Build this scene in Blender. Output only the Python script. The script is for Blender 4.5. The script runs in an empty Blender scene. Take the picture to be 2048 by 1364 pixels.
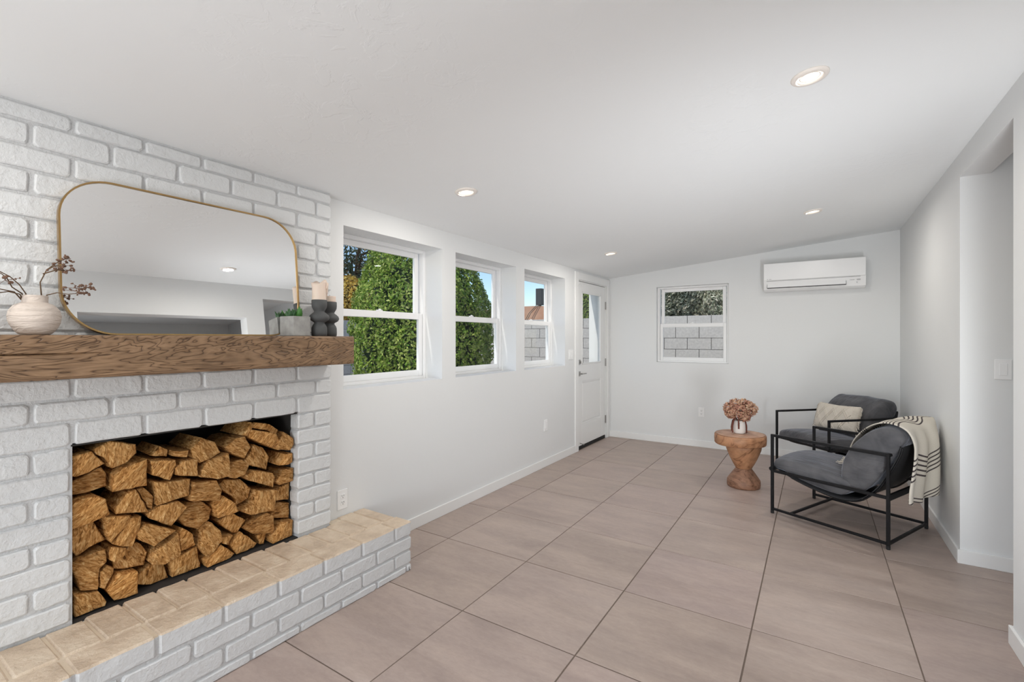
import bpy, bmesh, math, random
import numpy as np
from mathutils import Vector, Matrix, noise as mnoise

C = bpy.context.scene.collection
random.seed(7)
PI = math.pi

# ---------------------------------------------------------------- camera, world, sun, exposure
H_CAM = 1.3515
cam = bpy.data.cameras.new('camera')
cam.sensor_width = 36.0
cam.lens = 16.555
cam.shift_y = -0.0023
cam.clip_start = 0.05
cam.clip_end = 200
cam_o = bpy.data.objects.new('camera', cam)
C.objects.link(cam_o)
cam_o.location = (0, 0, H_CAM)
cam_o.rotation_euler = (PI/2, 0, 0.5717)
bpy.context.scene.camera = cam_o

vs = bpy.context.scene.view_settings
vs.view_transform = 'Standard'
vs.look = 'None'
vs.exposure = 0.0
vs.gamma = 1.0
vs.use_curve_mapping = False

world = bpy.data.worlds.new('world')
bpy.context.scene.world = world
world.use_nodes = True
wn = world.node_tree
wn.nodes.clear()
wo = wn.nodes.new('ShaderNodeOutputWorld')
wb = wn.nodes.new('ShaderNodeBackground')
sky = wn.nodes.new('ShaderNodeTexSky')
sky.sky_type = 'NISHITA'
sky.sun_disc = False
sky.sun_elevation = math.radians(42)
sky.sun_rotation = math.radians(188)
sky.altitude = 300
sky.air_density = 1.0
sky.dust_density = 0.15
sky.ozone_density = 2.5
wb.inputs['Strength'].default_value = 0.16
wn.links.new(sky.outputs[0], wb.inputs['Color'])
wn.links.new(wb.outputs[0], wo.inputs['Surface'])

def lamp(kind, name, loc, energy, size=1.0, size_y=None, color=(1, 1, 1), direction=None, spread=None):
    l = bpy.data.lights.new(name, kind)
    l.energy = energy
    l.color = color
    if kind == 'AREA':
        l.shape = 'RECTANGLE' if size_y else 'DISK'
        l.size = size
        if size_y: l.size_y = size_y
        if spread: l.spread = spread
    elif kind == 'SUN':
        l.angle = size
    else:
        l.shadow_soft_size = size
    o = bpy.data.objects.new(name, l)
    C.objects.link(o)
    o.location = loc
    if direction is not None:
        o.rotation_euler = Vector(direction).to_track_quat('-Z', 'Y').to_euler()
    return o

lamp('SUN', 'sun', (0, -5, 12), 2.3, size=math.radians(1.0), color=(1, 0.95, 0.87), direction=(0.12, 0.74, -0.66))
# unseen fill lamp added behind the camera (the room goes on to y = -2.8)
lamp('AREA', 'near_fill_lamp', (-0.85, -2.72, 0.9), 50, size=2.7, size_y=1.6, color=(0.95, 0.98, 1.0), direction=(0.15, 1, 0.42))
# unseen fill lamps added: one low by the doorway, one aimed up behind the camera
lamp('AREA', 'doorway_fill_lamp', (0.64, 1.70, 0.48), 17, size=0.16, size_y=0.75, color=(0.94, 0.97, 1.0), direction=(-0.52, 0.80, 0.52), spread=math.radians(112))
lamp('AREA', 'upward_fill_lamp', (-0.8, -1.0, 0.60), 14, size=0.8, color=(0.93, 0.97, 1.0), direction=(0, 0.62, 0.78))
# fill lamp added unseen next door, shining through the openings in the right wall
lamp('AREA', 'adjoining_fill_lamp', (3.4, 1.9, 1.4), 5.5, size=1.8, size_y=1.3, color=(0.97, 0.98, 1.0), direction=(-1, 0, 0.1))

# ---------------------------------------------------------------- helpers
def mesh_from(name, verts, faces, mat=None, parent=None, smooth=False, loc=None, mats=None):
    me = bpy.data.meshes.new(name)
    me.from_pydata([tuple(v) for v in verts], [], faces)
    me.validate()
    me.update()
    return link(name, me, mat, parent, smooth, loc)

def link(name, me, mat=None, parent=None, smooth=False, loc=None):
    o = bpy.data.objects.new(name, me)
    C.objects.link(o)
    if mat is not None and len(me.materials) == 0: me.materials.append(mat)
    if smooth: me.polygons.foreach_set('use_smooth', [True]*len(me.polygons))
    if parent is not None: o.parent = parent
    if loc is not None: o.location = loc
    return o

def thing(name, label, cat, loc=(0, 0, 0), rz=0.0, group=None):
    o = bpy.data.objects.new(name, None)
    o.empty_display_size = 0.1
    C.objects.link(o)
    o.location = loc
    o.rotation_euler = (0, 0, rz)
    o['label'] = label
    o['category'] = cat
    if group: o['group'] = group
    return o

def tag(o, label, cat, group=None, kind=None):
    o['label'] = label
    o['category'] = cat
    if group: o['group'] = group
    if kind: o['kind'] = kind
    return o

def structure(o):
    o['kind'] = 'structure'
    return o

def s_empty(name, loc=(0, 0, 0)):
    o = bpy.data.objects.new(name, None)
    o.empty_display_size = 0.1
    C.objects.link(o)
    o.location = loc
    o['kind'] = 'structure'
    return o

class G:
    """collects pieces of geometry into one mesh"""
    def __init__(s):
        s.v = []; s.f = []
    def add(s, v, f):
        n = len(s.v)
        s.v += [tuple(p) for p in v]
        s.f += [tuple(i+n for i in q) for q in f]
        return s
    def box(s, a, b, m=None):
        x0, y0, z0 = a; x1, y1, z1 = b
        v = [(x0,y0,z0),(x1,y0,z0),(x1,y1,z0),(x0,y1,z0),(x0,y0,z1),(x1,y0,z1),(x1,y1,z1),(x0,y1,z1)]
        if m is not None: v = [m @ Vector(p) for p in v]
        return s.add(v, [(0,3,2,1),(4,5,6,7),(0,1,5,4),(1,2,6,5),(2,3,7,6),(3,0,4,7)])
    def bbox(s, a, b, r=0.003, seg=1, m=None):
        """box with bevelled edges"""
        bm = bmesh.new()
        bmesh.ops.create_cube(bm, size=1)
        c = [(a[i]+b[i])/2 for i in range(3)]; d = [abs(b[i]-a[i]) for i in range(3)]
        for v in bm.verts:
            v.co = Vector((c[0]+v.co.x*d[0], c[1]+v.co.y*d[1], c[2]+v.co.z*d[2]))
        bmesh.ops.bevel(bm, geom=list(bm.edges), offset=min(r, min(d)*0.45), segments=seg, affect='EDGES', profile=0.5)
        if m is not None:
            for v in bm.verts: v.co = m @ v.co
        bm.verts.index_update()
        s.add([v.co[:] for v in bm.verts], [[v.index for v in f.verts] for f in bm.faces])
        bm.free()
        return s
    def tube(s, pts, r, n=8, cap=True):
        pts = [Vector(p) for p in pts]
        rs = r if isinstance(r, (list, tuple)) else [r]*len(pts)
        base = len(s.v); vs_ = []; fs = []
        up = None
        for i, p in enumerate(pts):
            t = (pts[min(i+1, len(pts)-1)] - pts[max(i-1, 0)]).normalized()
            if up is None:
                up = Vector((0, 0, 1)) if abs(t.z) < 0.9 else Vector((1, 0, 0))
            a = (up - t*up.dot(t)).normalized(); b = t.cross(a); up = a
            for k in range(n):
                w = 2*PI*k/n
                vs_.append(p + (a*math.cos(w) + b*math.sin(w))*rs[i])
        for i in range(len(pts)-1):
            for k in range(n):
                k2 = (k+1) % n
                fs.append((i*n+k, i*n+k2, (i+1)*n+k2, (i+1)*n+k))
        if cap:
            fs.append(tuple(range(n-1, -1, -1)))
            fs.append(tuple((len(pts)-1)*n+k for k in range(n)))
        return s.add(vs_, fs)
    def bar(s, p, q, w, h=None, bev=0.002):
        """square bar from p to q"""
        h = h or w
        p = Vector(p); q = Vector(q); d = q-p; L = d.length
        z = d.normalized()
        up = Vector((0, 0, 1)) if abs(z.z) < 0.95 else Vector((0, 1, 0))
        x = up.cross(z).normalized(); y = z.cross(x)
        m = Matrix.Translation(p) @ Matrix((x, y, z)).transposed().to_4x4()
        return s.bbox((-w/2, -h/2, 0), (w/2, h/2, L), bev, 1, m)
    def lathe(s, prof, n=24, c=(0, 0, 0), wob=None):
        vs_ = []; fs = []
        for i, (r, z) in enumerate(prof):
            for k in range(n):
                a = 2*PI*k/n
                rr = r*(wob(a, i) if wob else 1)
                vs_.append((c[0]+rr*math.cos(a), c[1]+rr*math.sin(a), c[2]+z))
        for i in range(len(prof)-1):
            for k in range(n):
                k2 = (k+1) % n
                fs.append((i*n+k, i*n+k2, (i+1)*n+k2, (i+1)*n+k))
        fs.append(tuple(range(n-1, -1, -1)))
        fs.append(tuple((len(prof)-1)*n+k for k in range(n)))
        return s.add(vs_, fs)
    def build(s, name, mat=None, parent=None, smooth=False, loc=None):
        return mesh_from(name, s.v, s.f, mat, parent, smooth, loc)

def grid_solid(name, axis, off0, off1, u, z, holes, mat):
    """wall slab between off0 and off1 on the given axis, with rectangular holes (u0,u1,z0,z1); only outer skin is built"""
    us = sorted(set(list(u) + [h[0] for h in holes] + [h[1] for h in holes]))
    zs = sorted(set(list(z) + [h[2] for h in holes] + [h[3] for h in holes]))
    us = [x for x in us if u[0] <= x <= u[1]]; zs = [x for x in zs if z[0] <= x <= z[1]]
    nu, nz = len(us)-1, len(zs)-1
    def solid(i, j):
        if i < 0 or j < 0 or i >= nu or j >= nz: return False
        cu, cz = (us[i]+us[i+1])/2, (zs[j]+zs[j+1])/2
        return not any(h[0] < cu < h[1] and h[2] < cz < h[3] for h in holes)
    idx = {}; V = []; F = []
    def vid(i, j, k):
        if (i, j, k) not in idx:
            o = off1 if k else off0
            idx[(i, j, k)] = len(V)
            V.append((o, us[i], zs[j]) if axis == 'x' else (us[i], o, zs[j]))
        return idx[(i, j, k)]
    for i in range(nu):
        for j in range(nz):
            if not solid(i, j): continue
            F.append((vid(i,j,0), vid(i+1,j,0), vid(i+1,j+1,0), vid(i,j+1,0)))
            F.append((vid(i,j,1), vid(i,j+1,1), vid(i+1,j+1,1), vid(i+1,j,1)))
            if not solid(i-1, j): F.append((vid(i,j,0), vid(i,j+1,0), vid(i,j+1,1), vid(i,j,1)))
            if not solid(i+1, j): F.append((vid(i+1,j,0), vid(i+1,j,1), vid(i+1,j+1,1), vid(i+1,j+1,0)))
            if not solid(i, j-1): F.append((vid(i,j,0), vid(i,j,1), vid(i+1,j,1), vid(i+1,j,0)))
            if not solid(i, j+1): F.append((vid(i,j+1,0), vid(i+1,j+1,0), vid(i+1,j+1,1), vid(i,j+1,1)))
    me = bpy.data.meshes.new(name)
    me.from_pydata(V, [], F)
    bm = bmesh.new(); bm.from_mesh(me)
    bmesh.ops.recalc_face_normals(bm, faces=bm.faces)
    bm.to_mesh(me); bm.free()
    return structure(link(name, me, mat))

# ---------------------------------------------------------------- materials
def new_mat(name, col=(0.8, 0.8, 0.8), rough=0.5, metal=0.0, spec=0.5):
    m = bpy.data.materials.new(name)
    m.use_nodes = True
    nt = m.node_tree
    b = nt.nodes['Principled BSDF']
    b.inputs['Base Color'].default_value = (*col, 1)
    b.inputs['Roughness'].default_value = rough
    b.inputs['Metallic'].default_value = metal
    b.inputs['Specular IOR Level'].default_value = spec
    return m

def nd(m, t, **kw):
    n = m.node_tree.nodes.new(t)
    for k, v in kw.items():
        if k in ('operation', 'blend_type', 'data_type', 'wave_type', 'bands_direction', 'feature', 'rotation_type', 'attribute_name', 'wave_profile'):
            setattr(n, k, v)
        else:
            n.inputs[k.replace('_', ' ')].default_value = v
    return n

def lk(m, a, b): m.node_tree.links.new(a, b)
def P(m): return m.node_tree.nodes['Principled BSDF']

def ramp(m, src, stops, interp='LINEAR'):
    n = m.node_tree.nodes.new('ShaderNodeValToRGB')
    n.color_ramp.interpolation = interp
    el = n.color_ramp.elements
    while len(el) < len(stops): el.new(0.5)
    for e, (p, c) in zip(el, stops):
        e.position = p
        e.color = (*c, 1) if len(c) == 3 else c
    lk(m, src, n.inputs['Fac'])
    return n

def coords(m, scale=(1, 1, 1), kind='Object', rnd=0.0, rot=None):
    tc = m.node_tree.nodes.new('ShaderNodeTexCoord')
    out = tc.outputs[kind]
    if rnd:
        oi = m.node_tree.nodes.new('ShaderNodeObjectInfo')
        mul = nd(m, 'ShaderNodeVectorMath', operation='SCALE')
        cmb = m.node_tree.nodes.new('ShaderNodeCombineXYZ')
        mu = nd(m, 'ShaderNodeMath', operation='MULTIPLY'); mu.inputs[1].default_value = 7.31
        lk(m, oi.outputs['Random'], mu.inputs[0])
        lk(m, oi.outputs['Random'], cmb.inputs[0]); lk(m, mu.outputs[0], cmb.inputs[1]); lk(m, oi.outputs['Random'], cmb.inputs[2])
        mul.inputs['Scale'].default_value = rnd
        lk(m, cmb.outputs[0], mul.inputs[0])
        ad = nd(m, 'ShaderNodeVectorMath', operation='ADD')
        lk(m, out, ad.inputs[0]); lk(m, mul.outputs[0], ad.inputs[1])
        out = ad.outputs[0]
    mp = m.node_tree.nodes.new('ShaderNodeMapping')
    mp.inputs['Scale'].default_value = scale
    if rot: mp.inputs['Rotation'].default_value = rot
    lk(m, out, mp.inputs['Vector'])
    return mp.outputs[0]

def noise_n(m, vec, scale, detail=4, rough=0.5, dist=0.0):
    n = m.node_tree.nodes.new('ShaderNodeTexNoise')
    n.inputs['Scale'].default_value = scale
    n.inputs['Detail'].default_value = detail
    n.inputs['Roughness'].default_value = rough
    n.inputs['Distortion'].default_value = dist
    lk(m, vec, n.inputs['Vector'])
    return n

def bump(m, src, strength, distance=0.01, prev=None):
    b = m.node_tree.nodes.new('ShaderNodeBump')
    b.inputs['Strength'].default_value = strength
    b.inputs['Distance'].default_value = distance
    lk(m, src, b.inputs['Height'])
    if prev is not None: lk(m, prev.outputs[0], b.inputs['Normal'])
    lk(m, b.outputs[0], P(m).inputs['Normal'])
    return b

M = {}
# walls: matt white paint with a light orange-peel
m = M['wall'] = new_mat('wall_paint', (0.79, 0.798, 0.798), 0.62, spec=0.3)
v = coords(m); n1 = noise_n(m, v, 45, 3); n2 = noise_n(m, v, 5, 2)
b1 = bump(m, n2.outputs[0], 0.10, 0.02); bump(m, n1.outputs[0], 0.12, 0.004, b1)
# ceiling: same paint over a trowelled texture
m = M['ceiling'] = new_mat('ceiling_paint', (0.885, 0.90, 0.905), 0.68, spec=0.2)
v = coords(m); n1 = noise_n(m, v, 9, 5, 0.6, 0.6); r1 = ramp(m, n1.outputs[0], [(0.50, (0,0,0)), (0.56, (1,1,1))])
n2 = noise_n(m, v, 1.3, 2); r2 = ramp(m, n2.outputs[0], [(0.42, (0,0,0)), (0.65, (1,1,1))])
mx = nd(m, 'ShaderNodeMath', operation='MULTIPLY'); lk(m, r1.outputs[0], mx.inputs[0]); lk(m, r2.outputs[0], mx.inputs[1])
b1 = bump(m, mx.outputs[0], 0.22, 0.004)
n3 = noise_n(m, v, 2.2, 2); bump(m, n3.outputs[0], 0.10, 0.03, b1)
# trim, doors
m = M['trim'] = new_mat('trim_paint', (0.86, 0.86, 0.85), 0.35)
m = M['vinyl'] = new_mat('window_vinyl', (0.88, 0.88, 0.88), 0.3)
# painted brick and its joints
def brick_mat(name, col, strength, rough=0.42):
    m = new_mat(name, col, rough)
    v = coords(m, rnd=11.0)
    n1 = noise_n(m, v, 14, 4, 0.55, 0.4); n2 = noise_n(m, v, 60, 4, 0.6); n3 = noise_n(m, v, 170, 2)
    b1 = bump(m, n1.outputs[0], strength, 0.012)
    r = ramp(m, n2.outputs[0], [(0.42, (0,0,0)), (0.62, (1,1,1))])
    b2 = bump(m, r.outputs[0], strength*0.8, 0.0026, b1)
    bump(m, n3.outputs[0], strength*0.35, 0.0015, b2)
    return m
M['brick'] = brick_mat('white_painted_brick', (0.70, 0.71, 0.715), 0.5)
m = M['mortar'] = new_mat('white_painted_mortar', (0.60, 0.605, 0.61), 0.6)
v = coords(m); n1 = noise_n(m, v, 35, 5, 0.65); n2 = noise_n(m, v, 140, 3)
b1 = bump(m, n1.outputs[0], 0.8, 0.008); bump(m, n2.outputs[0], 0.5, 0.002, b1)
m = M['beige_brick'] = brick_mat('beige_brick', (0.66, 0.53, 0.40), 0.75, 0.6)
v = coords(m, rnd=5.0); n1 = noise_n(m, v, 9, 5, 0.6)
r = ramp(m, n1.outputs[0], [(0.3, (0.52, 0.405, 0.30)), (0.5, (0.66, 0.53, 0.40)), (0.72, (0.76, 0.64, 0.50))])
lk(m, r.outputs[0], P(m).inputs['Base Color'])
m = M['beige_mortar'] = new_mat('beige_mortar', (0.70, 0.585, 0.45), 0.75)
v = coords(m); n1 = noise_n(m, v, 40, 4); bump(m, n1.outputs[0], 0.7, 0.006)
m = M['soot'] = new_mat('sooty_firebrick', (0.03, 0.027, 0.025), 0.9)
# floor
m = M['tile'] = new_mat('taupe_porcelain', (0.38, 0.3, 0.26), 0.42, spec=0.4)
v = coords(m, scale=(1.0, 5.5, 1.0), rnd=23.0)
n1 = noise_n(m, v, 1.1, 6, 0.62, 0.9)
v2 = coords(m, scale=(1.5, 3.0, 1.0), rnd=9.0); n2 = noise_n(m, v2, 2.2, 3, 0.5, 0.4)
r = ramp(m, n1.outputs[0], [(0.25, (0.36, 0.288, 0.25)), (0.5, (0.435, 0.352, 0.308)), (0.66, (0.47, 0.386, 0.34)), (0.8, (0.54, 0.455, 0.405))])
mixc = nd(m, 'ShaderNodeMix', data_type='RGBA', blend_type='MULTIPLY')
r2 = ramp(m, n2.outputs[0], [(0.3, (0.90, 0.89, 0.90)), (0.7, (1.05, 1.04, 1.03))])
mixc.inputs['Factor'].default_value = 1.0
lk(m, r.outputs[0], mixc.inputs[6]); lk(m, r2.outputs[0], mixc.inputs[7])
oi = m.node_tree.nodes.new('ShaderNodeObjectInfo')
r3 = ramp(m, oi.outputs['Random'], [(0.0, (0.94, 0.93, 0.92)), (0.5, (1, 1, 1)), (1.0, (0.98, 0.96, 0.985))])
mix2 = nd(m, 'ShaderNodeMix', data_type='RGBA', blend_type='MULTIPLY'); mix2.inputs['Factor'].default_value = 1.0
lk(m, mixc.outputs[2], mix2.inputs[6]); lk(m, r3.outputs[0], mix2.inputs[7])
v3 = coords(m, scale=(1.0, 2.2, 1.0), rnd=4.0); n3 = noise_n(m, v3, 26, 5, 0.7, 0.5); r4 = ramp(m, n3.outputs[0], [(0.32, (0.93, 0.925, 0.92)), (0.68, (1.05, 1.05, 1.05))])
mix3 = nd(m, 'ShaderNodeMix', data_type='RGBA', blend_type='MULTIPLY'); mix3.inputs['Factor'].default_value = 1.0
lk(m, mix2.outputs[2], mix3.inputs[6]); lk(m, r4.outputs[0], mix3.inputs[7])
lk(m, mix3.outputs[2], P(m).inputs['Base Color'])
rr = ramp(m, n1.outputs[0], [(0.3, (0.36, 0.36, 0.36)), (0.75, (0.50, 0.50, 0.50))]); lk(m, rr.outputs[0], P(m).inputs['Roughness'])
bump(m, n1.outputs[0], 0.10, 0.002)
M['grout'] = new_mat('brown_grout', (0.17, 0.13, 0.105), 0.85)
# woods
def wood_mat(name, c0, c1, c2, scale, stretch, wav=6.0, bs=0.4, rnd=0.0, dist=4.0):
    m = new_mat(name, c1, 0.55)
    v = coords(m, scale=stretch, rnd=rnd)
    n0 = noise_n(m, v, scale, 4, 0.55, 1.2)
    wv = m.node_tree.nodes.new('ShaderNodeMath'); wv.operation = 'MULTIPLY'; wv.inputs[1].default_value = wav
    lk(m, n0.outputs[0], wv.inputs[0])
    fr = nd(m, 'ShaderNodeMath', operation='FRACT'); lk(m, wv.outputs[0], fr.inputs[0])
    r = ramp(m, fr.outputs[0], [(0.0, c0), (0.10, c1), (0.55, c2), (0.92, c1), (1.0, c0)])
    n2 = noise_n(m, v, scale*7, 3); r2 = ramp(m, n2.outputs[0], [(0.3, (0.72, 0.7, 0.68)), (0.65, (1.08, 1.07, 1.06))])
    mx = nd(m, 'ShaderNodeMix', data_type='RGBA', blend_type='MULTIPLY'); mx.inputs['Factor'].default_value = 1
    lk(m, r.outputs[0], mx.inputs[6]); lk(m, r2.outputs[0], mx.inputs[7])
    lk(m, mx.outputs[2], P(m).inputs['Base Color'])
    rb = ramp(m, fr.outputs[0], [(0.0, (0,0,0)), (0.12, (0.8,0.8,0.8)), (0.5, (1,1,1)), (0.9, (0.8,0.8,0.8)), (1.0, (0,0,0))])
    bump(m, rb.outputs[0], bs, 0.004)
    return m
M['mantel'] = wood_mat('weathered_oak', (0.075, 0.038, 0.018), (0.215, 0.128, 0.068), (0.29, 0.182, 0.104), 3.2, (1, 0.40, 1.7), 24.0, 0.6)
M['table_wood'] = wood_mat('suar_wood', (0.22, 0.10, 0.045), (0.42, 0.20, 0.10), (0.50, 0.26, 0.135), 2.0, (1, 1, 1.6), 7.0, 0.1)
M['table_top_wood'] = wood_mat('suar_wood_top', (0.42, 0.22, 0.14), (0.52, 0.31, 0.21), (0.58, 0.36, 0.25), 2.0, (1, 1, 1), 6.0, 0.05)
M['table_foot_wood'] = wood_mat('suar_wood_foot', (0.14, 0.065, 0.035), (0.27, 0.135, 0.08), (0.34, 0.18, 0.11), 3.0, (1, 1, 2.2), 6.0, 0.1)
# split log ends: fibrous, each turned its own way
m = M['log'] = new_mat('split_log', (0.4, 0.2, 0.07), 0.8, spec=0.2)
tc = m.node_tree.nodes.new('ShaderNodeTexCoord'); oi = m.node_tree.nodes.new('ShaderNodeObjectInfo')
mu = nd(m, 'ShaderNodeMath', operation='MULTIPLY'); mu.inputs[1].default_value = 2.6; lk(m, oi.outputs['Random'], mu.inputs[0])
vr = m.node_tree.nodes.new('ShaderNodeVectorRotate'); vr.rotation_type = 'X_AXIS'
lk(m, tc.outputs['Object'], vr.inputs['Vector']); lk(m, mu.outputs[0], vr.inputs['Angle'])
mp = m.node_tree.nodes.new('ShaderNodeMapping'); mp.inputs['Scale'].default_value = (1, 1, 3.6); lk(m, vr.outputs[0], mp.inputs['Vector'])
n1 = noise_n(m, mp.outputs[0], 34, 5, 0.62, 1.1); n2 = noise_n(m, mp.outputs[0], 7, 3, 0.5, 0.5)
r = ramp(m, n1.outputs[0], [(0.30, (0.11, 0.042, 0.010)), (0.42, (0.42, 0.195, 0.055)), (0.54, (0.66, 0.36, 0.13)), (0.68, (0.90, 0.62, 0.30))])
r2 = ramp(m, n2.outputs[0], [(0.3, (0.62, 0.60, 0.58)), (0.6, (1, 1, 1))])
mx = nd(m, 'ShaderNodeMix', data_type='RGBA', blend_type='MULTIPLY'); mx.inputs['Factor'].default_value = 1
lk(m, r.outputs[0], mx.inputs[6]); lk(m, r2.outputs[0], mx.inputs[7])
oi2 = ramp(m, oi.outputs['Random'], [(0, (0.78, 0.74, 0.70)), (0.5, (1, 1, 1)), (1, (1.12, 1.05, 0.95))])
mx2 = nd(m, 'ShaderNodeMix', data_type='RGBA', blend_type='MULTIPLY'); mx2.inputs['Factor'].default_value = 1
lk(m, mx.outputs[2], mx2.inputs[6]); lk(m, oi2.outputs[0], mx2.inputs[7]); lk(m, mx2.outputs[2], P(m).inputs['Base Color'])
bump(m, n1.outputs[0], 1.0, 0.006)
# metals, glass, fabrics
M['black_metal'] = new_mat('black_powder_coat', (0.008, 0.008, 0.009), 0.5, spec=0.25)
M['gold'] = new_mat('brushed_gold', (0.46, 0.30, 0.13), 0.3, 1.0)
M['chrome'] = new_mat('satin_nickel', (0.42, 0.41, 0.40), 0.3, 1.0)
M['mirror'] = new_mat('silvered_glass', (0.93, 0.935, 0.93), 0.0, 1.0)
M['black_rubber'] = new_mat('black_rubber', (0.01, 0.01, 0.01), 0.7)
M['plate'] = new_mat('white_plastic', (0.90, 0.90, 0.90), 0.3)
M['slot'] = new_mat('dark_slot', (0.05, 0.05, 0.05), 0.6)
M['grey_print'] = new_mat('grey_print', (0.45, 0.45, 0.46), 0.5)
m = M['glass'] = bpy.data.materials.new('window_glass'); m.use_nodes = True
nt = m.node_tree; nt.nodes.clear()
o_ = nt.nodes.new('ShaderNodeOutputMaterial'); tr = nt.nodes.new('ShaderNodeBsdfTransparent'); gl = nt.nodes.new('ShaderNodeBsdfGlossy')
gl.inputs['Roughness'].default_value = 0.0; tr.inputs['Color'].default_value = (0.97, 0.98, 0.975, 1)
lw = nt.nodes.new('ShaderNodeLayerWeight'); lw.inputs['Blend'].default_value = 0.5
pw = nt.nodes.new('ShaderNodeMath'); pw.operation = 'POWER'; pw.inputs[1].default_value = 5.0
ml = nt.nodes.new('ShaderNodeMath'); ml.operation = 'MULTIPLY_ADD'; ml.inputs[1].default_value = 0.6; ml.inputs[2].default_value = 0.01
nt.links.new(lw.outputs['Facing'], pw.inputs[0]); nt.links.new(pw.outputs[0], ml.inputs[0])
mxs = nt.nodes.new('ShaderNodeMixShader')
nt.links.new(ml.outputs[0], mxs.inputs[0]); nt.links.new(tr.outputs[0], mxs.inputs[1]); nt.links.new(gl.outputs[0], mxs.inputs[2]); nt.links.new(mxs.outputs[0], o_.inputs[0])
m = M['velvet'] = new_mat('charcoal_velvet', (0.085, 0.085, 0.092), 0.75, spec=0.25)
P(m).inputs['Sheen Weight'].default_value = 0.55; P(m).inputs['Sheen Roughness'].default_value = 0.35; P(m).inputs['Sheen Tint'].default_value = (0.72, 0.76, 0.88, 1)
v = coords(m, scale=(1, 1, 1)); n1 = noise_n(m, v, 7, 3, 0.5, 0.8); r = ramp(m, n1.outputs[0], [(0.3, (0.06, 0.06, 0.066)), (0.7, (0.125, 0.122, 0.128))])
lk(m, r.outputs[0], P(m).inputs['Base Color'])
vw = coords(m, scale=(2.0, 12, 9)); n2 = noise_n(m, vw, 1.6, 3, 0.5, 1.0); bump(m, n2.outputs[0], 0.35, 0.03)
m = M['sling'] = new_mat('black_canvas', (0.02, 0.02, 0.022), 0.8)
m = M['cream_wool'] = new_mat('cream_wool', (0.68, 0.62, 0.54), 0.9, spec=0.1)
v = coords(m); n1 = noise_n(m, v, 90, 3); bump(m, n1.outputs[0], 0.5, 0.004)
m = M['ceramic'] = new_mat('cream_stoneware', (0.66, 0.575, 0.51), 0.75, spec=0.2)
v = coords(m, scale=(1, 1, 6)); n1 = noise_n(m, v, 9, 5, 0.6, 0.8); bump(m, n1.outputs[0], 1.0, 0.012)
m = M['white_ceramic'] = new_mat('white_ceramic', (0.78, 0.74, 0.70), 0.4)
m = M['grey_ceramic'] = new_mat('matt_grey_ceramic', (0.075, 0.077, 0.078), 0.7)
m = M['wax'] = new_mat('cream_wax', (0.80, 0.66, 0.56), 0.5)
P(m).inputs['Subsurface Weight'].default_value = 0.15; P(m).inputs['Subsurface Radius'].default_value = (0.02, 0.01, 0.005)
m = M['concrete'] = new_mat('grey_concrete', (0.36, 0.355, 0.34), 0.85)
v = coords(m); n1 = noise_n(m, v, 30, 4); r = ramp(m, n1.outputs[0], [(0.3, (0.29, 0.285, 0.275)), (0.7, (0.42, 0.415, 0.40))]); lk(m, r.outputs[0], P(m).inputs['Base Color'])
M['twig'] = new_mat('brown_twig', (0.12, 0.07, 0.035), 0.8)
M['dry_flower'] = new_mat('dried_brown_blossom', (0.16, 0.09, 0.06), 0.9)
M['succulent'] = new_mat('succulent_green', (0.06, 0.20, 0.035), 0.5)
M['succulent_dark'] = new_mat('dark_succulent', (0.03, 0.10, 0.03), 0.5)
M['soil'] = new_mat('potting_soil', (0.05, 0.035, 0.025), 0.9)
M['amaranth'] = new_mat('red_amaranth', (0.15, 0.045, 0.03), 0.85)
def attr_mat(name, rough=0.7, trans=0.0):
    m = new_mat(name, (0.5, 0.5, 0.5), rough, spec=0.2)
    a = m.node_tree.nodes.new('ShaderNodeAttribute'); a.attribute_name = 'col'
    lk(m, a.outputs['Color'], P(m).inputs['Base Color'])
    if trans:
        t = m.node_tree.nodes.new('ShaderNodeBsdfTranslucent'); lk(m, a.outputs['Color'], t.inputs['Color'])
        mx = m.node_tree.nodes.new('ShaderNodeMixShader'); mx.inputs[0].default_value = trans
        out = [n for n in m.node_tree.nodes if n.type == 'OUTPUT_MATERIAL'][0]
        lk(m, P(m).outputs[0], mx.inputs[1]); lk(m, t.outputs[0], mx.inputs[2]); lk(m, mx.outputs[0], out.inputs['Surface'])
    return m
M['leaf'] = attr_mat('leaf', 0.45, 0.25)
M['petal'] = attr_mat('petal', 0.8, 0.2)
# exterior
m = M['block'] = new_mat('concrete_block', (0.58, 0.55, 0.51), 0.9, spec=0.1)
v = coords(m, rnd=3.0); n1 = noise_n(m, v, 30, 4); r = ramp(m, n1.outputs[0], [(0.3, (0.54, 0.50, 0.46)), (0.7, (0.66, 0.615, 0.565))]); lk(m, r.outputs[0], P(m).inputs['Base Color']); bump(m, n1.outputs[0], 0.4, 0.004)
M['block_mortar'] = new_mat('block_mortar', (0.17, 0.16, 0.15), 0.9)
m = M['ground'] = new_mat('gravel_ground', (0.40, 0.36, 0.32), 0.95)
M['stucco'] = new_mat('exterior_stucco', (0.74, 0.73, 0.71), 0.9)
m = M['terracotta'] = new_mat('terracotta_roof', (0.62, 0.33, 0.20), 0.9)
v = coords(m); n1 = noise_n(m, v, 3, 3); r = ramp(m, n1.outputs[0], [(0.3, (0.55, 0.27, 0.16)), (0.7, (0.68, 0.40, 0.27))]); lk(m, r.outputs[0], P(m).inputs['Base Color'])
M['dark_box'] = new_mat('dark_grey_metal', (0.04, 0.045, 0.05), 0.6)
M['bark'] = new_mat('tree_bark', (0.16, 0.11, 0.08), 0.9)
m = M['lamp_face'] = bpy.data.materials.new('lit_lamp_lens'); m.use_nodes = True
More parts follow.
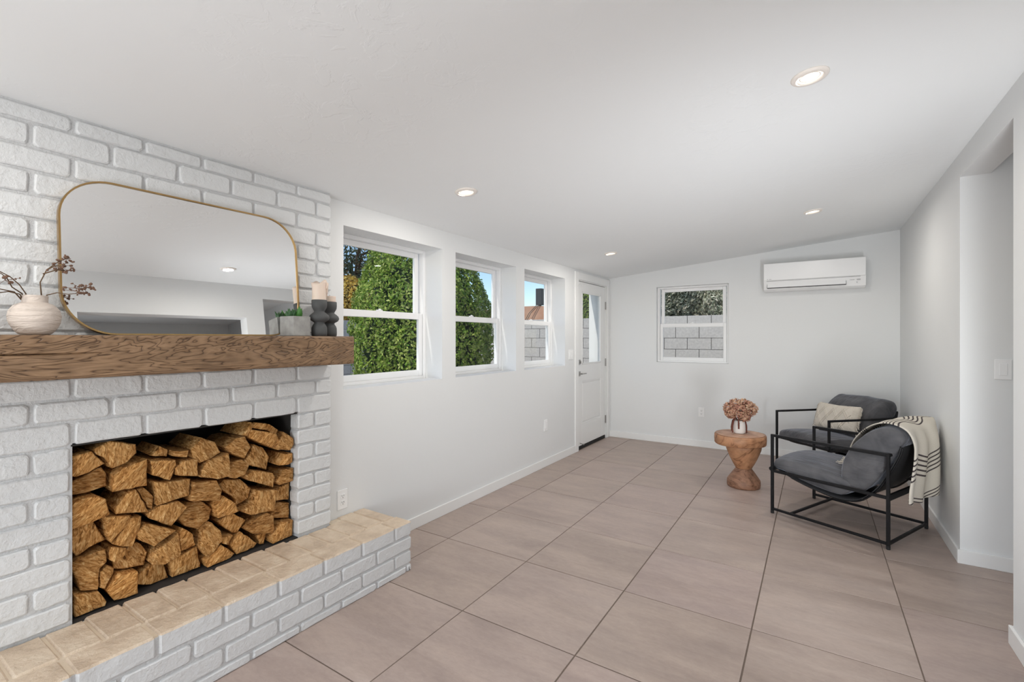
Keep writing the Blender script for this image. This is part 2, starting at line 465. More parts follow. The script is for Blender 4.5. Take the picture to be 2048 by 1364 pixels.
nt = m.node_tree; nt.nodes.clear(); o_ = nt.nodes.new('ShaderNodeOutputMaterial'); e_ = nt.nodes.new('ShaderNodeEmission')
e_.inputs['Color'].default_value = (1, 0.88, 0.72, 1); e_.inputs['Strength'].default_value = 3.0; nt.links.new(e_.outputs[0], o_.inputs[0])
M['lamp_ring'] = new_mat('lamplit_ring', (0.86, 0.80, 0.74), 0.4)  # warm tint of the lamplight is put into the ring colour
# ---------------------------------------------------------------- room shell
XL, XR, YB, YN = -2.40, 0.735, 6.22, -2.80
T = 0.613
def ceil_z(x): return 2.18 + 0.0925*(x + 2.4)

W1, W2, W3 = (1.845, 2.742), (2.903, 3.802), (3.957, 4.850)
WZ = (1.043, 2.038)
FB = (0.585, 1.505, 0.285, 0.955)          # firebox opening
DOOR = (5.165, 6.135, -0.02, 2.085)
grid_solid('wall_left', 'x', XL-0.25, XL, (YN-0.2, YB+0.22), (-0.15, 2.40),
           [(*W1, *WZ), (*W2, *WZ), (*W3, *WZ), DOOR, (FB[0]-0.05, FB[1]+0.05, 0.20, FB[3]+0.05), (-2.1, -0.3, 0.0, 2.05)], M['wall'])
BW = (-1.748, -0.880, 1.045, 2.024)
grid_solid('wall_back', 'y', YB, YB+0.22, (XL, 3.60), (-0.15, 2.75), [BW], M['wall'])
OPA = (2.94, 3.85, -0.2, 2.325)
OPB = (1.32, 2.74, -0.2, 2.10)
grid_solid('wall_right', 'x', XR, XR+0.135, (YN, YB), (-0.15, 2.75), [OPA, OPB], M['wall'])
grid_solid('wall_near', 'y', YN-0.2, YN, (XL, 3.60), (-0.15, 2.75), [(-2.2, 0.5, 0.0, 2.08)], M['wall'])
# adjoining room seen by the openings
grid_solid('wall_partition', 'y', 3.85, 3.97, (XR+0.135, 3.60), (-0.15, 2.75), [], M['wall'])
grid_solid('wall_far_right', 'x', 3.50, 3.60, (YN, 3.85), (-0.15, 2.75), [(1.0, 2.8, 0.9, 2.0)], M['wall'])
# sloping ceiling (thick slab) and the flat one next door
g = G(); x0, x1 = XL-0.25, XR+0.07
g.add([(x0,YN-0.2,ceil_z(x0)),(x1,YN-0.2,ceil_z(x1)),(x1,YB+0.2,ceil_z(x1)),(x0,YB+0.2,ceil_z(x0)),
       (x0,YN-0.2,ceil_z(x0)+.2),(x1,YN-0.2,ceil_z(x1)+.2),(x1,YB+0.2,ceil_z(x1)+.2),(x0,YB+0.2,ceil_z(x0)+.2)],
      [(0,3,2,1),(4,5,6,7),(0,1,5,4),(1,2,6,5),(2,3,7,6),(3,0,4,7)])
structure(g.build('ceiling', M['ceiling']))
structure(G().box((XR+0.07, YN-0.2, 2.56), (3.6, YB+0.2, 2.7)).build('ceiling_adjoining', M['ceiling']))

# floor with one object per tile
fl = G().box((XL-0.02, YN-0.2, -0.12), (3.60, YB+0.02, -0.003)).build('floor', M['grout'])
structure(fl)
def tile_mesh(w, d):
    g = G().bbox((0, 0, -0.008), (w, d, 0.0), 0.0012)
    me = bpy.data.meshes.new('tile')
    me.from_pydata(g.v, [], g.f); me.materials.append(M['tile'])
    return me
tile_cache = {}
X0, Y0 = -3.4042*T, 1.9934*T
gr = 0.0055
for i in range(-1, 10):
    for j in range(-7, 9):
        xa, xb = X0+i*T+gr/2, X0+(i+1)*T-gr/2
        ya, yb = Y0+j*T+gr/2, Y0+(j+1)*T-gr/2
        xa, xb = max(xa, XL+0.002), min(xb, 3.498)
        ya, yb = max(ya, YN), min(yb, YB-0.002)
        if xb-xa < 0.02 or yb-ya < 0.02: continue
        if xa > XR+0.14 and ya > 3.85: continue
        if xa > XR+0.14: yb = min(yb, 3.848)
        k = (round(xb-xa, 3), round(yb-ya, 3))
        if k not in tile_cache: tile_cache[k] = tile_mesh(*k)
        o = bpy.data.objects.new('tile', tile_cache[k]); C.objects.link(o); o.parent = fl; o.location = (xa, ya, 0)

# baseboards
def baseboard(name, boxes):
    g = G()
    for a, b in boxes: g.bbox(a, b, 0.002)
    structure(g.build(name, M['trim']))
bh, bt = 0.082, 0.013
baseboard('baseboard_left', [((XL, 1.999, 0), (XL+bt, 5.095, bh)), ((XL, YN, 0), (XL+bt, -0.1, bh))])
baseboard('baseboard_back', [((XL, YB-bt, 0), (XR, YB, bh))])
baseboard('baseboard_right', [((XR-bt, 3.85, 0), (XR, YB-bt, bh)), ((XR-bt, 3.85-bt, 0), (3.5, 3.85, bh)),
                              ((XR-bt, 2.74, 0), (XR, 2.94+bt, bh)), ((XR, 2.94, 0), (XR+0.135+bt, 2.94+bt, bh)),
                              ((XR-bt, YN, 0), (XR, 1.32, bh))])

# ---------------------------------------------------------------- windows in the left wall
def window(name, a0, a1, z0, z1, axis, plane, depth_in, sgn, zm):
    """double-hung window; a = coordinate along the wall; plane = inner face of the frame; sgn = +1 if the outside is towards +, -1 otherwise"""
    w = s_empty(name, (plane, (a0+a1)/2, z0) if axis == 'x' else ((a0+a1)/2, plane, z0))
    loc = w.location
    def bx(g, u0, u1, q0, q1, d0, d1, r=0.003):
        d0, d1 = plane+sgn*d0, plane+sgn*d1
        lo, hi = min(d0, d1), max(d0, d1)
        if axis == 'x': g.bbox((lo-loc.x, u0-loc.y, q0-loc.z), (hi-loc.x, u1-loc.y, q1-loc.z), r)
        else: g.bbox((u0-loc.x, lo-loc.y, q0-loc.z), (u1-loc.x, hi-loc.y, q1-loc.z), r)
    def ring(g, u0, u1, q0, q1, t, tb, tt, d0, d1):
        bx(g, u0, u0+t, q0, q1, d0, d1); bx(g, u1-t, u1, q0, q1, d0, d1)
        bx(g, u0+t, u1-t, q0, q0+tb, d0, d1); bx(g, u0+t, u1-t, q1-tt, q1, d0, d1)
    g = G(); ring(g, a0, a1, z0, z1, 0.028, 0.022, 0.024, 0.0, 0.07); g.build('window_frame', M['vinyl'], w)
    i0, i1, k0, k1 = a0+0.028, a1-0.028, z0+0.022, z1-0.024
    g = G(); ring(g, i0+0.012, i1-0.012, zm-0.02, k1, 0.040, 0.035, 0.040, 0.040, 0.064); up = g.build('upper_sash', M['vinyl'], w)
    g = G(); bx(g, i0+0.05, i1-0.05, zm+0.013, k1-0.038, 0.050, 0.054, 0.0005); g.build('pane', M['glass'], up)
    g = G(); ring(g, i0+0.003, i1-0.003, k0, zm+0.020, 0.038, 0.045, 0.048, 0.006, 0.034); lo_ = g.build('lower_sash', M['vinyl'], w)
    g = G(); bx(g, i0+0.04, i1-0.04, k0+0.043, zm-0.026, 0.018, 0.022, 0.0005); g.build('pane', M['glass'], lo_)
    g = G(); bx(g, (i0+i1)/2-0.025, (i0+i1)/2+0.025, zm+0.020, zm+0.028, 0.012, 0.03, 0.002); bx(g, (i0+i1)/2-0.008, (i0+i1)/2+0.012, zm+0.026, zm+0.036, 0.014, 0.024, 0.002)
    lock = g.build('sash_lock', M['vinyl'], w)
    return w
for k, (a, b) in enumerate((W1, W2, W3)):
    window('window_%d' % (k+1), a, b, WZ[0], WZ[1], 'x', XL-0.170, 0, -1, 1.527)
window('window_4', BW[0], BW[1], BW[2], BW[3], 'y', YB+0.055, 0, 1, 1.527)

# ---------------------------------------------------------------- back door in the left wall
dx = XL-0.012                                 # room-side face of the door leaf
door = s_empty('door_1', (dx, 5.65, 0.0))
def dbox(g, y0, y1, z0, z1, x0=-0.044, x1=0.0, r=0.002): g.bbox((x0, y0-5.65, z0), (x1, y1-5.65, z1), r)
DY0, DY1, DZ0, DZ1 = 5.205, 6.095, 0.042, 2.050
GY0, GY1, GZ0, GZ1 = 5.345, 5.945, 1.035, 1.930
g = G()
dbox(g, DY0, GY0, DZ0, DZ1); dbox(g, GY1, DY1, DZ0, DZ1); dbox(g, GY0, GY1, GZ1, DZ1); dbox(g, GY0, GY1, DZ0, 0.300)
dbox(g, GY0, GY1, 0.828, GZ0)
dbox(g, GY0, GY1, 0.300, 0.828, -0.036, -0.010, 0.001)
g.build('door_leaf', M['trim'], door)
g = G()
for (y0, y1, z0, z1) in ((GY0, GY1, 0.300, 0.828),):
    t = 0.018
    for b in ((y0, y0+t, z0, z1), (y1-t, y1, z0, z1), (y0+t, y1-t, z0, z0+t), (y0+t, y1-t, z1-t, z1)): dbox(g, *b, -0.010, -0.003, 0.002)
g.build('panel_moulding', M['trim'], door)
g = G(); dbox(g, GY0+0.02, GY1-0.02, 0.33, 0.80, -0.010, -0.003, 0.006); g.build('raised_panel', M['trim'], door)
g = G(); dbox(g, GY0-0.003, GY1+0.003, GZ0, GZ1, -0.025, -0.020, 0.0005); g.build('pane', M['glass'], door)
g = G(); t = 0.016
for b in ((GY0, GY0+t, GZ0, GZ1), (GY1-t, GY1, GZ0, GZ1), (GY0, GY1, GZ0, GZ0+t), (GY0, GY1, GZ1-t, GZ1)): dbox(g, *b, -0.018, 0.003, 0.003)
g.build('glazing_bead', M['trim'], door)
g = G(); dbox(g, 5.225, 5.280, 1.035, 1.095, 0.0, 0.010, 0.002); dbox(g, 5.246, 5.260, 1.048, 1.082, 0.010, 0.030, 0.003)
g.build('deadbolt', M['chrome'], door)
g = G(); dbox(g, 5.225, 5.280, 0.895, 0.953, 0.0, 0.010, 0.002); g.tube([(0.01, 5.252-5.65, 0.924), (0.045, 5.252-5.65, 0.924)], 0.009, 10)
dbox(g, 5.246, 5.375, 0.917, 0.931, 0.040, 0.050, 0.003)
g.build('door_handle', M['chrome'], door)
for hz in (1.80, 1.03, 0.255):
    g = G(); dbox(g, 6.090, 6.112, hz-0.05, hz+0.05, 0.0, 0.004, 0.001); g.tube([(0.009, 6.100-5.65, hz-0.052), (0.009, 6.100-5.65, hz+0.052)], 0.007, 10)
    g.build('hinge', M['chrome'], door)
g = G(); dbox(g, DY0-0.03, DY1+0.01, -0.002, 0.038, -0.05, -0.002, 0.003); g.build('threshold', M['black_rubber'], door)
g = G(); g.tube([(0.0, 5.28-5.65, 0.075), (0.045, 5.28-5.65, 0.068)], 0.005, 8); g.tube([(0.045, 5.28-5.65, 0.068), (0.055, 5.28-5.65, 0.066)], 0.009, 8)
g.build('door_stop', M['chrome'], door)
g = G(); dbox(g, 5.205, 5.235, 2.005, 2.040, 0.0, 0.018, 0.003); g.build('door_sensor', M['plate'], door)
# jamb and casing
tr = s_empty('trim_1', (XL, 5.65, 0))
g = G()
g.bbox((-0.25, 5.165-5.65, -0.01), (-0.002, 5.197-5.65, 2.085), 0.002); g.bbox((-0.25, 6.103-5.65, -0.01), (-0.002, 6.135-5.65, 2.085), 0.002)
g.bbox((-0.25, 5.197-5.65, 2.056), (-0.002, 6.103-5.65, 2.085), 0.002)
g.bbox((-0.08, 5.190-5.65, -0.01), (-0.060, 5.215-5.65, 2.085), 0.002); g.bbox((-0.08, 6.085-5.65, -0.01), (-0.060, 6.11-5.65, 2.085), 0.002)
g.build('door_jamb', M['trim'], tr)
g = G()
g.bbox((-0.0, 5.100-5.65, 0), (0.016, 5.188-5.65, 2.155), 0.003); g.bbox((-0.0, 6.112-5.65, 0), (0.016, 6.205-5.65, 2.155), 0.003)
g.bbox((-0.0, 5.188-5.65, 2.066), (0.016, 6.112-5.65, 2.155), 0.003)
g.build('door_casing', M['trim'], tr)

# plain glazed door frames behind the camera, added unseen to let sky light in
for nm, pts in (('window_5', ((-2.2, YN-0.1, 0.0), (0.5, YN-0.04, 2.08))),):
    w = s_empty(nm, (-0.85, YN-0.1, 0))
    g = G()
    for x in (-2.2, -0.88, 0.43): g.bbox((x+0.85, -0.03, 0), (x+0.92, 0.03, 2.08), 0.003)
    g.bbox((-1.35, -0.03, 0), (1.35, 0.03, 0.07), 0.003); g.bbox((-1.35, -0.03, 2.01), (1.35, 0.03, 2.08), 0.003)
    g.build('window_frame', M['vinyl'], w)

# ---------------------------------------------------------------- electrical plates
def plate(name, label, cat, loc, rz, kind):
    """plate faces local +x"""
    t = thing(name, label, cat, loc, rz)
    w, h = (0.072, 0.117)
    g = G().bbox((0, -w/2, -h/2), (0.006, w/2, h/2), 0.002, 2); g.build('cover_plate', M['plate'], t)
    if kind == 'outlet':
        for s in (-1, 1):
            g = G().bbox((0.005, -0.017, s*0.0195-0.014), (0.008, 0.017, s*0.0195+0.014), 0.0015, 1); r = g.build('receptacle', M['plate'], t)
            g = G()
            for y in (-0.0065, 0.0065): g.box((0.0075, y-0.0012, s*0.0195-0.001), (0.0086, y+0.0012, s*0.0195+0.0075))
            g.box((0.0075, -0.0025, s*0.0195-0.010), (0.0086, 0.0025, s*0.0195-0.006))
            g.build('slot', M['slot'], r)
    else:
        G().bbox((0.005, -0.017, -0.034), (0.0095, 0.017, 0.034), 0.0015, 1).build('rocker', M['plate'], t)
    return t
plate('power_outlet', 'white power outlet low on the left wall beside the fireplace hearth', 'power outlet', (XL, 1.835, 0.383), 0, 'outlet')
plate('power_outlet', 'white blank-faced outlet plate low on left wall below the third window, near the door', 'power outlet', (XL, 4.386, 0.434), 0, 'rocker')
plate('power_outlet', 'white power outlet low on the back wall left of the wooden side table', 'power outlet', (-1.19, YB, 0.434), -PI/2, 'outlet')
plate('light_switch', 'white rocker light switch in the doorway at the right edge', 'light switch', (0.92, 3.85, 1.172), -PI/2, 'switch')
t = thing('light_switch', 'white twin switch plate on left wall just before the back door', 'light switch', (XL, 5.0, 1.166))
G().bbox((0, -0.058, -0.058), (0.006, 0.058, 0.058), 0.002, 2).build('cover_plate', M['plate'], t)
for y in (-0.024, 0.024): G().bbox((0.005, y-0.017, -0.034), (0.010, y+0.017, 0.034), 0.0015, 1).build('rocker', M['plate'], t)

# ---------------------------------------------------------------- recessed ceiling lights
def downlight(x, y, label, power=7):
    z = ceil_z(x)
    t = thing('recessed_light', label, 'ceiling light', (x, y, z), 0, 'recessed ceiling lights')
    t.rotation_euler = (0, -math.atan(0.0925), 0)
    g = G()
    n = 40
    prof = [(0.067, -0.001), (0.067, -0.004), (0.062, -0.009), (0.050, -0.011), (0.046, -0.010), (0.044, -0.003)]
    V = []; F = []
    for (r, zz) in prof:
        for k in range(n): V.append((r*math.cos(2*PI*k/n), r*math.sin(2*PI*k/n), zz))
    for i in range(len(prof)-1):
        for k in range(n): F.append((i*n+k, (i+1)*n+k, (i+1)*n+(k+1) % n, i*n+(k+1) % n))
    g.add(V, F); g.build('trim_ring', M['lamp_ring'], t, True)
    g = G(); V = [(0, 0, -0.0035)] + [(0.045*math.cos(2*PI*k/n), 0.045*math.sin(2*PI*k/n), -0.0035) for k in range(n)]
    g.add(V, [(0, 1+(k+1) % n, 1+k) for k in range(n)]); g.build('lens', M['lamp_face'], t)
    V = []; F = []
    for (r, zz) in ((0.037, -0.0045), (0.035, -0.0065), (0.033, -0.0045)):
        for k in range(n): V.append((r*math.cos(2*PI*k/n), r*math.sin(2*PI*k/n), zz))
    for i in range(2):
        for k in range(n): F.append((i*n+k, (i+1)*n+k, (i+1)*n+(k+1) % n, i*n+(k+1) % n))
    g = G().add(V, F); g.build('baffle_ring', M['lamp_ring'], t, True)
    lamp('AREA', 'downlight_beam', (x, y, z-0.014), power, size=0.085, color=(1, 0.95, 0.88), direction=(0, 0, -1))
    return t
downlight(-0.017, 2.225, 'round recessed ceiling light, largest and nearest, above right part of room')
downlight(-1.769, 2.237, 'round recessed ceiling light above the first window beside the brick fireplace')
downlight(-0.014, 4.60, 'round recessed ceiling light in front of the air conditioner')
downlight(-1.78, 4.66, 'small round recessed ceiling light near the back door corner')
downlight(-0.017, -0.15, 'round recessed ceiling light behind the camera on the right, out of view')
downlight(-1.769, -0.15, 'round recessed ceiling light behind the camera on the left, out of view')

# ---------------------------------------------------------------- air conditioner on the back wall
t = thing('air_conditioner', 'white wall-mounted split air conditioner high on the back wall', 'air conditioner', (-0.024, YB, 1.885))
w2 = 0.464
prof = [(0, 0.0), (-0.13, 0.0), (-0.165, 0.018), (-0.195, 0.105), (-0.20, 0.118), (-0.203, 0.29), (-0.196, 0.306), (-0.18, 0.312), (0, 0.312)]
V = [(x, y, z) for x in (-w2, w2) for (y, z) in prof]; n = len(prof)
F = [tuple(range(n-1, -1, -1)), tuple(range(n, 2*n))] + [(k, (k+1) % n, n+(k+1) % n, n+k) for k in range(n)]
G().add(V, F).build('body', M['plate'], t)
G().bbox((-w2+0.002, -0.212, 0.118), (w2-0.002, -0.199, 0.306), 0.004, 2).build('front_panel', M['plate'], t)
G().box((-w2+0.03, -0.2025, 0.1085), (w2-0.045, -0.192, 0.1135)).build('panel_gap', M['grey_print'], t)
# louver set in a dark slot
mm = Matrix.Translation((0, -0.182, 0.062)) @ Matrix.Rotation(math.radians(-19), 4, 'X')
G().bbox((-w2+0.033, -0.008, -0.034), (w2-0.165, 0.002, 0.034), 0.002, 1, mm).build('air_outlet', M['slot'], t)
mm = Matrix.Translation((0, -0.190, 0.066)) @ Matrix.Rotation(math.radians(-17), 4, 'X')
G().bbox((-w2+0.036, -0.006, -0.030), (w2-0.168, 0.004, 0.031), 0.002, 1, mm).build('louver', M['plate'], t)
g = G(); g.box((-w2+0.035, -0.2135, 0.127), (-w2+0.043, -0.212, 0.134)); g.box((-w2+0.050, -0.2135, 0.128), (-w2+0.078, -0.212, 0.132)); g.build('maker_mark', M['grey_print'], t)
g = G(); g.box((w2-0.075, -0.196, 0.075), (w2-0.045, -0.185, 0.085)); g.box((w2-0.135, -0.196, 0.078), (w2-0.095, -0.186, 0.081)); g.box((w2-0.076, -0.188, 0.045), (w2-0.072, -0.178, 0.060)); g.build('indicator_print', M['grey_print'], t)
# ---------------------------------------------------------------- brick fireplace
XF = -2.335
def brick_face_mesh(w, h, depth, seed, jit=0.0022):
    """brick with its worn face towards +x, centred on the face; returns G"""
    rnd = random.Random(seed)
    rc = min(0.012, h*0.2)
    out = []
    for (sy, sz, a0) in ((1, -1, -90), (1, 1, 0), (-1, 1, 90), (-1, -1, 180)):
        cy, cz = sy*(w/2-rc), sz*(h/2-rc)
        for k in range(3):
            a = math.radians(a0 + k*45)
            out.append((cy+rc*math.cos(a)+rnd.uniform(-jit, jit), cz+rc*math.sin(a)+rnd.uniform(-jit, jit)*0.8))
    # a waver on the long edges
    pts = []
    for i, p in enumerate(out):
        pts.append(p)
        q = out[(i+1) % 12]
        if i in (5, 11):
            for f in (0.33, 0.67):
                pts.append((p[0]+(q[0]-p[0])*f, p[1]+(q[1]-p[1])*f+rnd.uniform(-1, 1)*jit*0.8))
    n = len(pts)
    V = []; F = []
    for (ins, x) in ((0.0055, rnd.uniform(-0.0015, 0.0015)), (0.0012, -0.0035), (0.0, -0.008), (0.0, -depth)):
        for (y, z) in pts:
            l = math.hypot(y, z)
            V.append((x, y-ins*(1 if y > 0 else -1), z-ins*(1 if z > 0 else -1)))
    F.append(tuple(range(n)))
    for r in range(3):
        for k in range(n):
            F.append((r*n+k, (r+1)*n+k, (r+1)*n+(k+1) % n, r*n+(k+1) % n))
    return G().add(V, F)

YF0, YF1 = -0.10, 1.713
fp = thing('fireplace', 'white painted brick fireplace on left wall stacked with firewood', 'fireplace', (XF, 1.045, 0))
def fpl(y): return y-1.045
g = G(); cx = -0.0085
for (y0, y1, z0, z1) in ((YF0+0.008, 0.593, 0.27, 2.19), (1.512, YF1-0.008, 0.27, 2.19), (0.593, 1.512, 0.958, 2.19)):
    g.box((-0.09, fpl(y0), z0), (cx, fpl(y1), z1))
g.build('mortar', M['mortar'], fp)
CZ = [.290, .373, .454, .534, .614, .695, .776, .861, .947, 1.041, 1.123, 1.205, 1.290, 1.378, 1.459, 1.540, 1.620, 1.700, 1.780, 1.864, 1.947, 2.031, 2.118, 2.184]
A_ = [.140, .370, .593, .816, 1.038, 1.268, 1.501]
B_ = [.250, .482, .708, .940, 1.163, 1.389, 1.616]
seed = 0
mw = 0.011
for i in range(len(CZ)-1):
    z0, z1 = CZ[i], CZ[i+1]
    joints = A_ if i % 2 == 0 else B_
    if i < 8:
        segs = ([(.370, .585), (.140, .370), (YF0, .140), (1.505, YF1)] if i % 2 == 0 else
                [(.482, .585), (.250, .482), (YF0, .250), (1.505, 1.606), (1.606, YF1)])
    else:
        js = [YF0] + joints + [YF1]
        if i == 18: js = sorted(js + [1.624])
        if i == 8: js = [YF0, .140, .370, .592, .818, 1.044, 1.269, 1.502, YF1]
        segs = list(zip(js[:-1], js[1:]))
    for (a, b) in segs:
        seed += 1
        rnd = random.Random(seed)
        ea = 0 if a in (YF0, 1.505) else mw/2+rnd.uniform(0, .002)
        eb = 0 if b in (YF1, .585) else mw/2+rnd.uniform(0, .002)
        zb, zt = z0+mw/2-0.001, z1-mw/2+0.001
        if i == len(CZ)-2: zt = z1-0.010
        w, h = (b-eb)-(a+ea), zt-zb
        gb = brick_face_mesh(w, h, 0.070, seed)
        gb.build('brick', M['brick'], fp, False, (rnd.uniform(-0.001, 0.0015), fpl((a+ea+b-eb)/2), (zb+zt)/2))
# steel angle over the opening and dark firebox
G().box((-0.085, fpl(0.589), 0.9475), (-0.004, fpl(1.502), 0.9535)).build('lintel', M['soot'], fp)
g = G()
g.box((-0.47, fpl(0.545), 0.25), (-0.075, fpl(0.588), 0.99)); g.box((-0.47, fpl(1.502), 0.25), (-0.075, fpl(1.545), 0.99))
g.box((-0.47, fpl(0.545), 0.96), (-0.075, fpl(1.545), 0.99)); g.box((-0.50, fpl(0.545), 0.25), (-0.45, fpl(1.545), 0.99))
g.box((-0.47, fpl(0.545), 0.24), (-0.012, fpl(1.545), 0.281))
g.build('firebox', M['soot'], fp)

# raised hearth: courses of painted brick under unpainted beige tops
HX, HY0, HY1, HZ = -1.985, -0.40, 1.998, 0.285
he = thing('hearth', 'raised brick hearth, white painted front with beige brick top', 'hearth', (HX, 1.0, 0))
g = G(); g.box((-0.405, HY0-1.0+0.008, -0.002), (-0.009, 1.713-1.0, 0.274)); g.box((-0.412, 1.713-1.0, -0.002), (-0.009, HY1-1.0-0.008, 0.274))
g.build('mortar', M['mortar'], he)
g = G(); g.box((-0.3475, HY0-1.0+0.01, 0.2735), (-0.012, 1.720-1.0, 0.2785)); g.box((-0.412, 1.720-1.0, 0.2735), (-0.012, HY1-1.0-0.01, 0.2785))
g.build('mortar_bed', M['beige_mortar'], he)
J1 = [1.872-0.2275*k for k in range(10)]; J2 = [1.742-0.2235*k for k in range(10)]
def seg_of(J): return list(zip(sorted([HY0]+[j for j in J if j > HY0+0.05]), sorted([HY0]+[j for j in J if j > HY0+0.05])[1:]+[HY1]))
for ci, (z0, z1, J) in enumerate(((0.0, 0.042, J2+[1.962]), (0.042, 0.122, J1), (0.122, 0.202, J2))):
    for (a, b) in seg_of(J):
        seed += 1; rnd = random.Random(seed)
        ea = 0 if a == HY0 else mw/2; eb = 0 if b == HY1 else mw/2
        if (b-eb)-(a+ea) < 0.02: continue
        zb, zt = (z0+mw/2 if z0 > 0 else 0.0), z1-mw/2
        brick_face_mesh((b-eb)-(a+ea), zt-zb, 0.09, seed).build('brick', M['brick'], he, False, (rnd.uniform(-0.001, 0.001), (a+ea+b-eb)/2-1.0, (zb+zt)/2))
def top_brick(a, b, zlo, two_tone, x_in, x_out, name='brick'):
    global seed
    seed += 1; rnd = random.Random(seed)
    bm = bmesh.new(); bmesh.ops.create_cube(bm, size=1)
    for v in bm.verts:
        v.co = Vector(((x_in+x_out)/2+v.co.x*(x_out-x_in), v.co.y*(b-a), (zlo+HZ)/2+v.co.z*(HZ-zlo)))
    bmesh.ops.subdivide_edges(bm, edges=[e for e in bm.edges if abs((e.verts[0].co-e.verts[1].co).y) > 0.6*(b-a)], cuts=3, use_grid_fill=True)
    sharp = [e for e in bm.edges if len(e.link_faces) == 2 and e.calc_face_angle() > 0.8]
    bmesh.ops.bevel(bm, geom=sharp, offset=0.007, segments=1, affect='EDGES')
    for v in bm.verts:
        v.co += Vector((rnd.uniform(-1, 1)*.0012, rnd.uniform(-1, 1)*.0015, rnd.uniform(-1, 1)*.0013))
    dz = rnd.uniform(-0.0015, 0.0015)
    me = bpy.data.meshes.new(name)
    for f in bm.faces:
        f.normal_update(); c = f.calc_center_median()
        f.material_index = 1 if (two_tone and c.z < HZ-0.0065 ) else 0
    bm.to_mesh(me); bm.free()
    me.materials.append(M['beige_brick']); me.materials.append(M['brick'])
    o = bpy.data.objects.new(name, me); C.objects.link(o); o.parent = he; o.location = (0, (a+b)/2-1.0, dz)
    if two_tone: o['label'] = 'edge brick, beige top and white painted front'
    else: o['label'] = 'beige top brick'
for (a, b) in seg_of(J1):
    ea = 0 if a == HY0 else mw/2; eb = 0 if b == HY1 else mw/2
    top_brick(a+ea, b-eb, 0.207, True, -0.128, 0.0)
y = 1.905; js = [HY1]
while y > HY0: js.append(y); y -= 0.1163
js.append(HY0); js.sort()
for a, b in zip(js[:-1], js[1:]):
    if b-a < 0.03: continue
    top_brick(a+0.0035, b-0.0035, 0.24, False, -0.412 if a > 1.70 else (-0.368 if (a > 0.59 and b < 1.505) else -0.351), -0.136)

# oak mantel beam
def mantel():
    t = thing('mantel_beam', 'rough brown oak mantel beam across the brick fireplace', 'mantel', (-2.12, 1.0, 1.213))
    y0, y1 = -0.25-1.0, 1.698-1.0
    NS = 130; V = []; F = []
    H_, D_ = 0.151, 0.212
    sec = [(-D_, 0.0), (-0.10, 0.0), (-0.008, 0.0), (-0.002, 0.003), (0.0, 0.010), (0, 0.045), (0, 0.083), (-0.0, 0.0875), (0, 0.092), (0, 0.120), (0.0, H_-0.008), (-0.003, H_-0.002), (-0.010, H_), (-0.10, H_), (-D_, H_)]
    n = len(sec)
    for i in range(NS+1):
        y = y0+(y1-y0)*i/NS
        crack = max(0.0, min(1.0, (-0.33-y)*4)) if y < -0.33 else 0.0
        wv = 0.004*mnoise.noise(Vector((y*2.5, 0, 3)))
        for k, (x, z) in enumerate(sec):
            nx = 0.0032*mnoise.noise(Vector((y*7, z*30, 1.0)))
            nz = 0.0026*mnoise.noise(Vector((y*5, 4.0, z*9))) if k < 6 else 0
            xx, zz = x, z
            if 3 <= k <= 11: xx += nx - abs(nx)*0.2
            if k < 5: zz += nz + 0.001
            if 6 <= k <= 8: zz += wv
            if k == 7: xx -= 0.010*crack
            V.append((xx, y, zz))
    for i in range(NS):
        for k in range(n):
            F.append((i*n+k, i*n+(k+1) % n, (i+1)*n+(k+1) % n, (i+1)*n+k))
    F.append(tuple(range(n-1, -1, -1))); F.append(tuple(NS*n+k for k in range(n)))
    g = G().add(V, F); o = g.build('beam', M['mantel'], t)
    bm = bmesh.new(); bm.from_mesh(o.data); bmesh.ops.recalc_face_normals(bm, faces=bm.faces); bm.to_mesh(o.data); bm.free()
mantel()

# mirror
def rrect(w, h, r, n=12):
    pts = []
    for (cy, cz, a0) in ((w/2-r, r, -90), (w/2-r, h-r, 0), (-w/2+r, h-r, 90), (-w/2+r, r, 180)):
        for k in range(n+1):
            a = math.radians(a0+90*k/n); pts.append((cy+r*math.cos(a), cz+r*math.sin(a)))
    return pts
MW, MH, MR = 0.926, 0.598, 0.162
mi = thing('mirror', 'wide rounded mirror in thin gold frame leaning on the mantel', 'mirror', (-2.257, 1.006, 1.3655))
mi.rotation_euler = (0, -0.085, -0.010)
o_pts, i_pts = rrect(MW, MH, MR), [(y, z+0.006) for (y, z) in rrect(MW-0.012, MH-0.012, MR-0.006)]
n = len(o_pts)
V = [(-0.021, y, z) for y, z in o_pts] + [(0.0, y, z) for y, z in o_pts] + [(0.0, y, z) for y, z in i_pts] + [(-0.006, y, z) for y, z in i_pts]
F = [(r*n+k, r*n+(k+1) % n, (r+1)*n+(k+1) % n, (r+1)*n+k) for r in range(3) for k in range(n)]
F.append(tuple(range(n-1, -1, -1)))
G().add(V, F).build('frame', M['gold'], mi)
g = G().add([(-0.005, y, z) for y, z in i_pts], [tuple(range(n))]); g.build('mirror_glass', M['mirror'], mi)

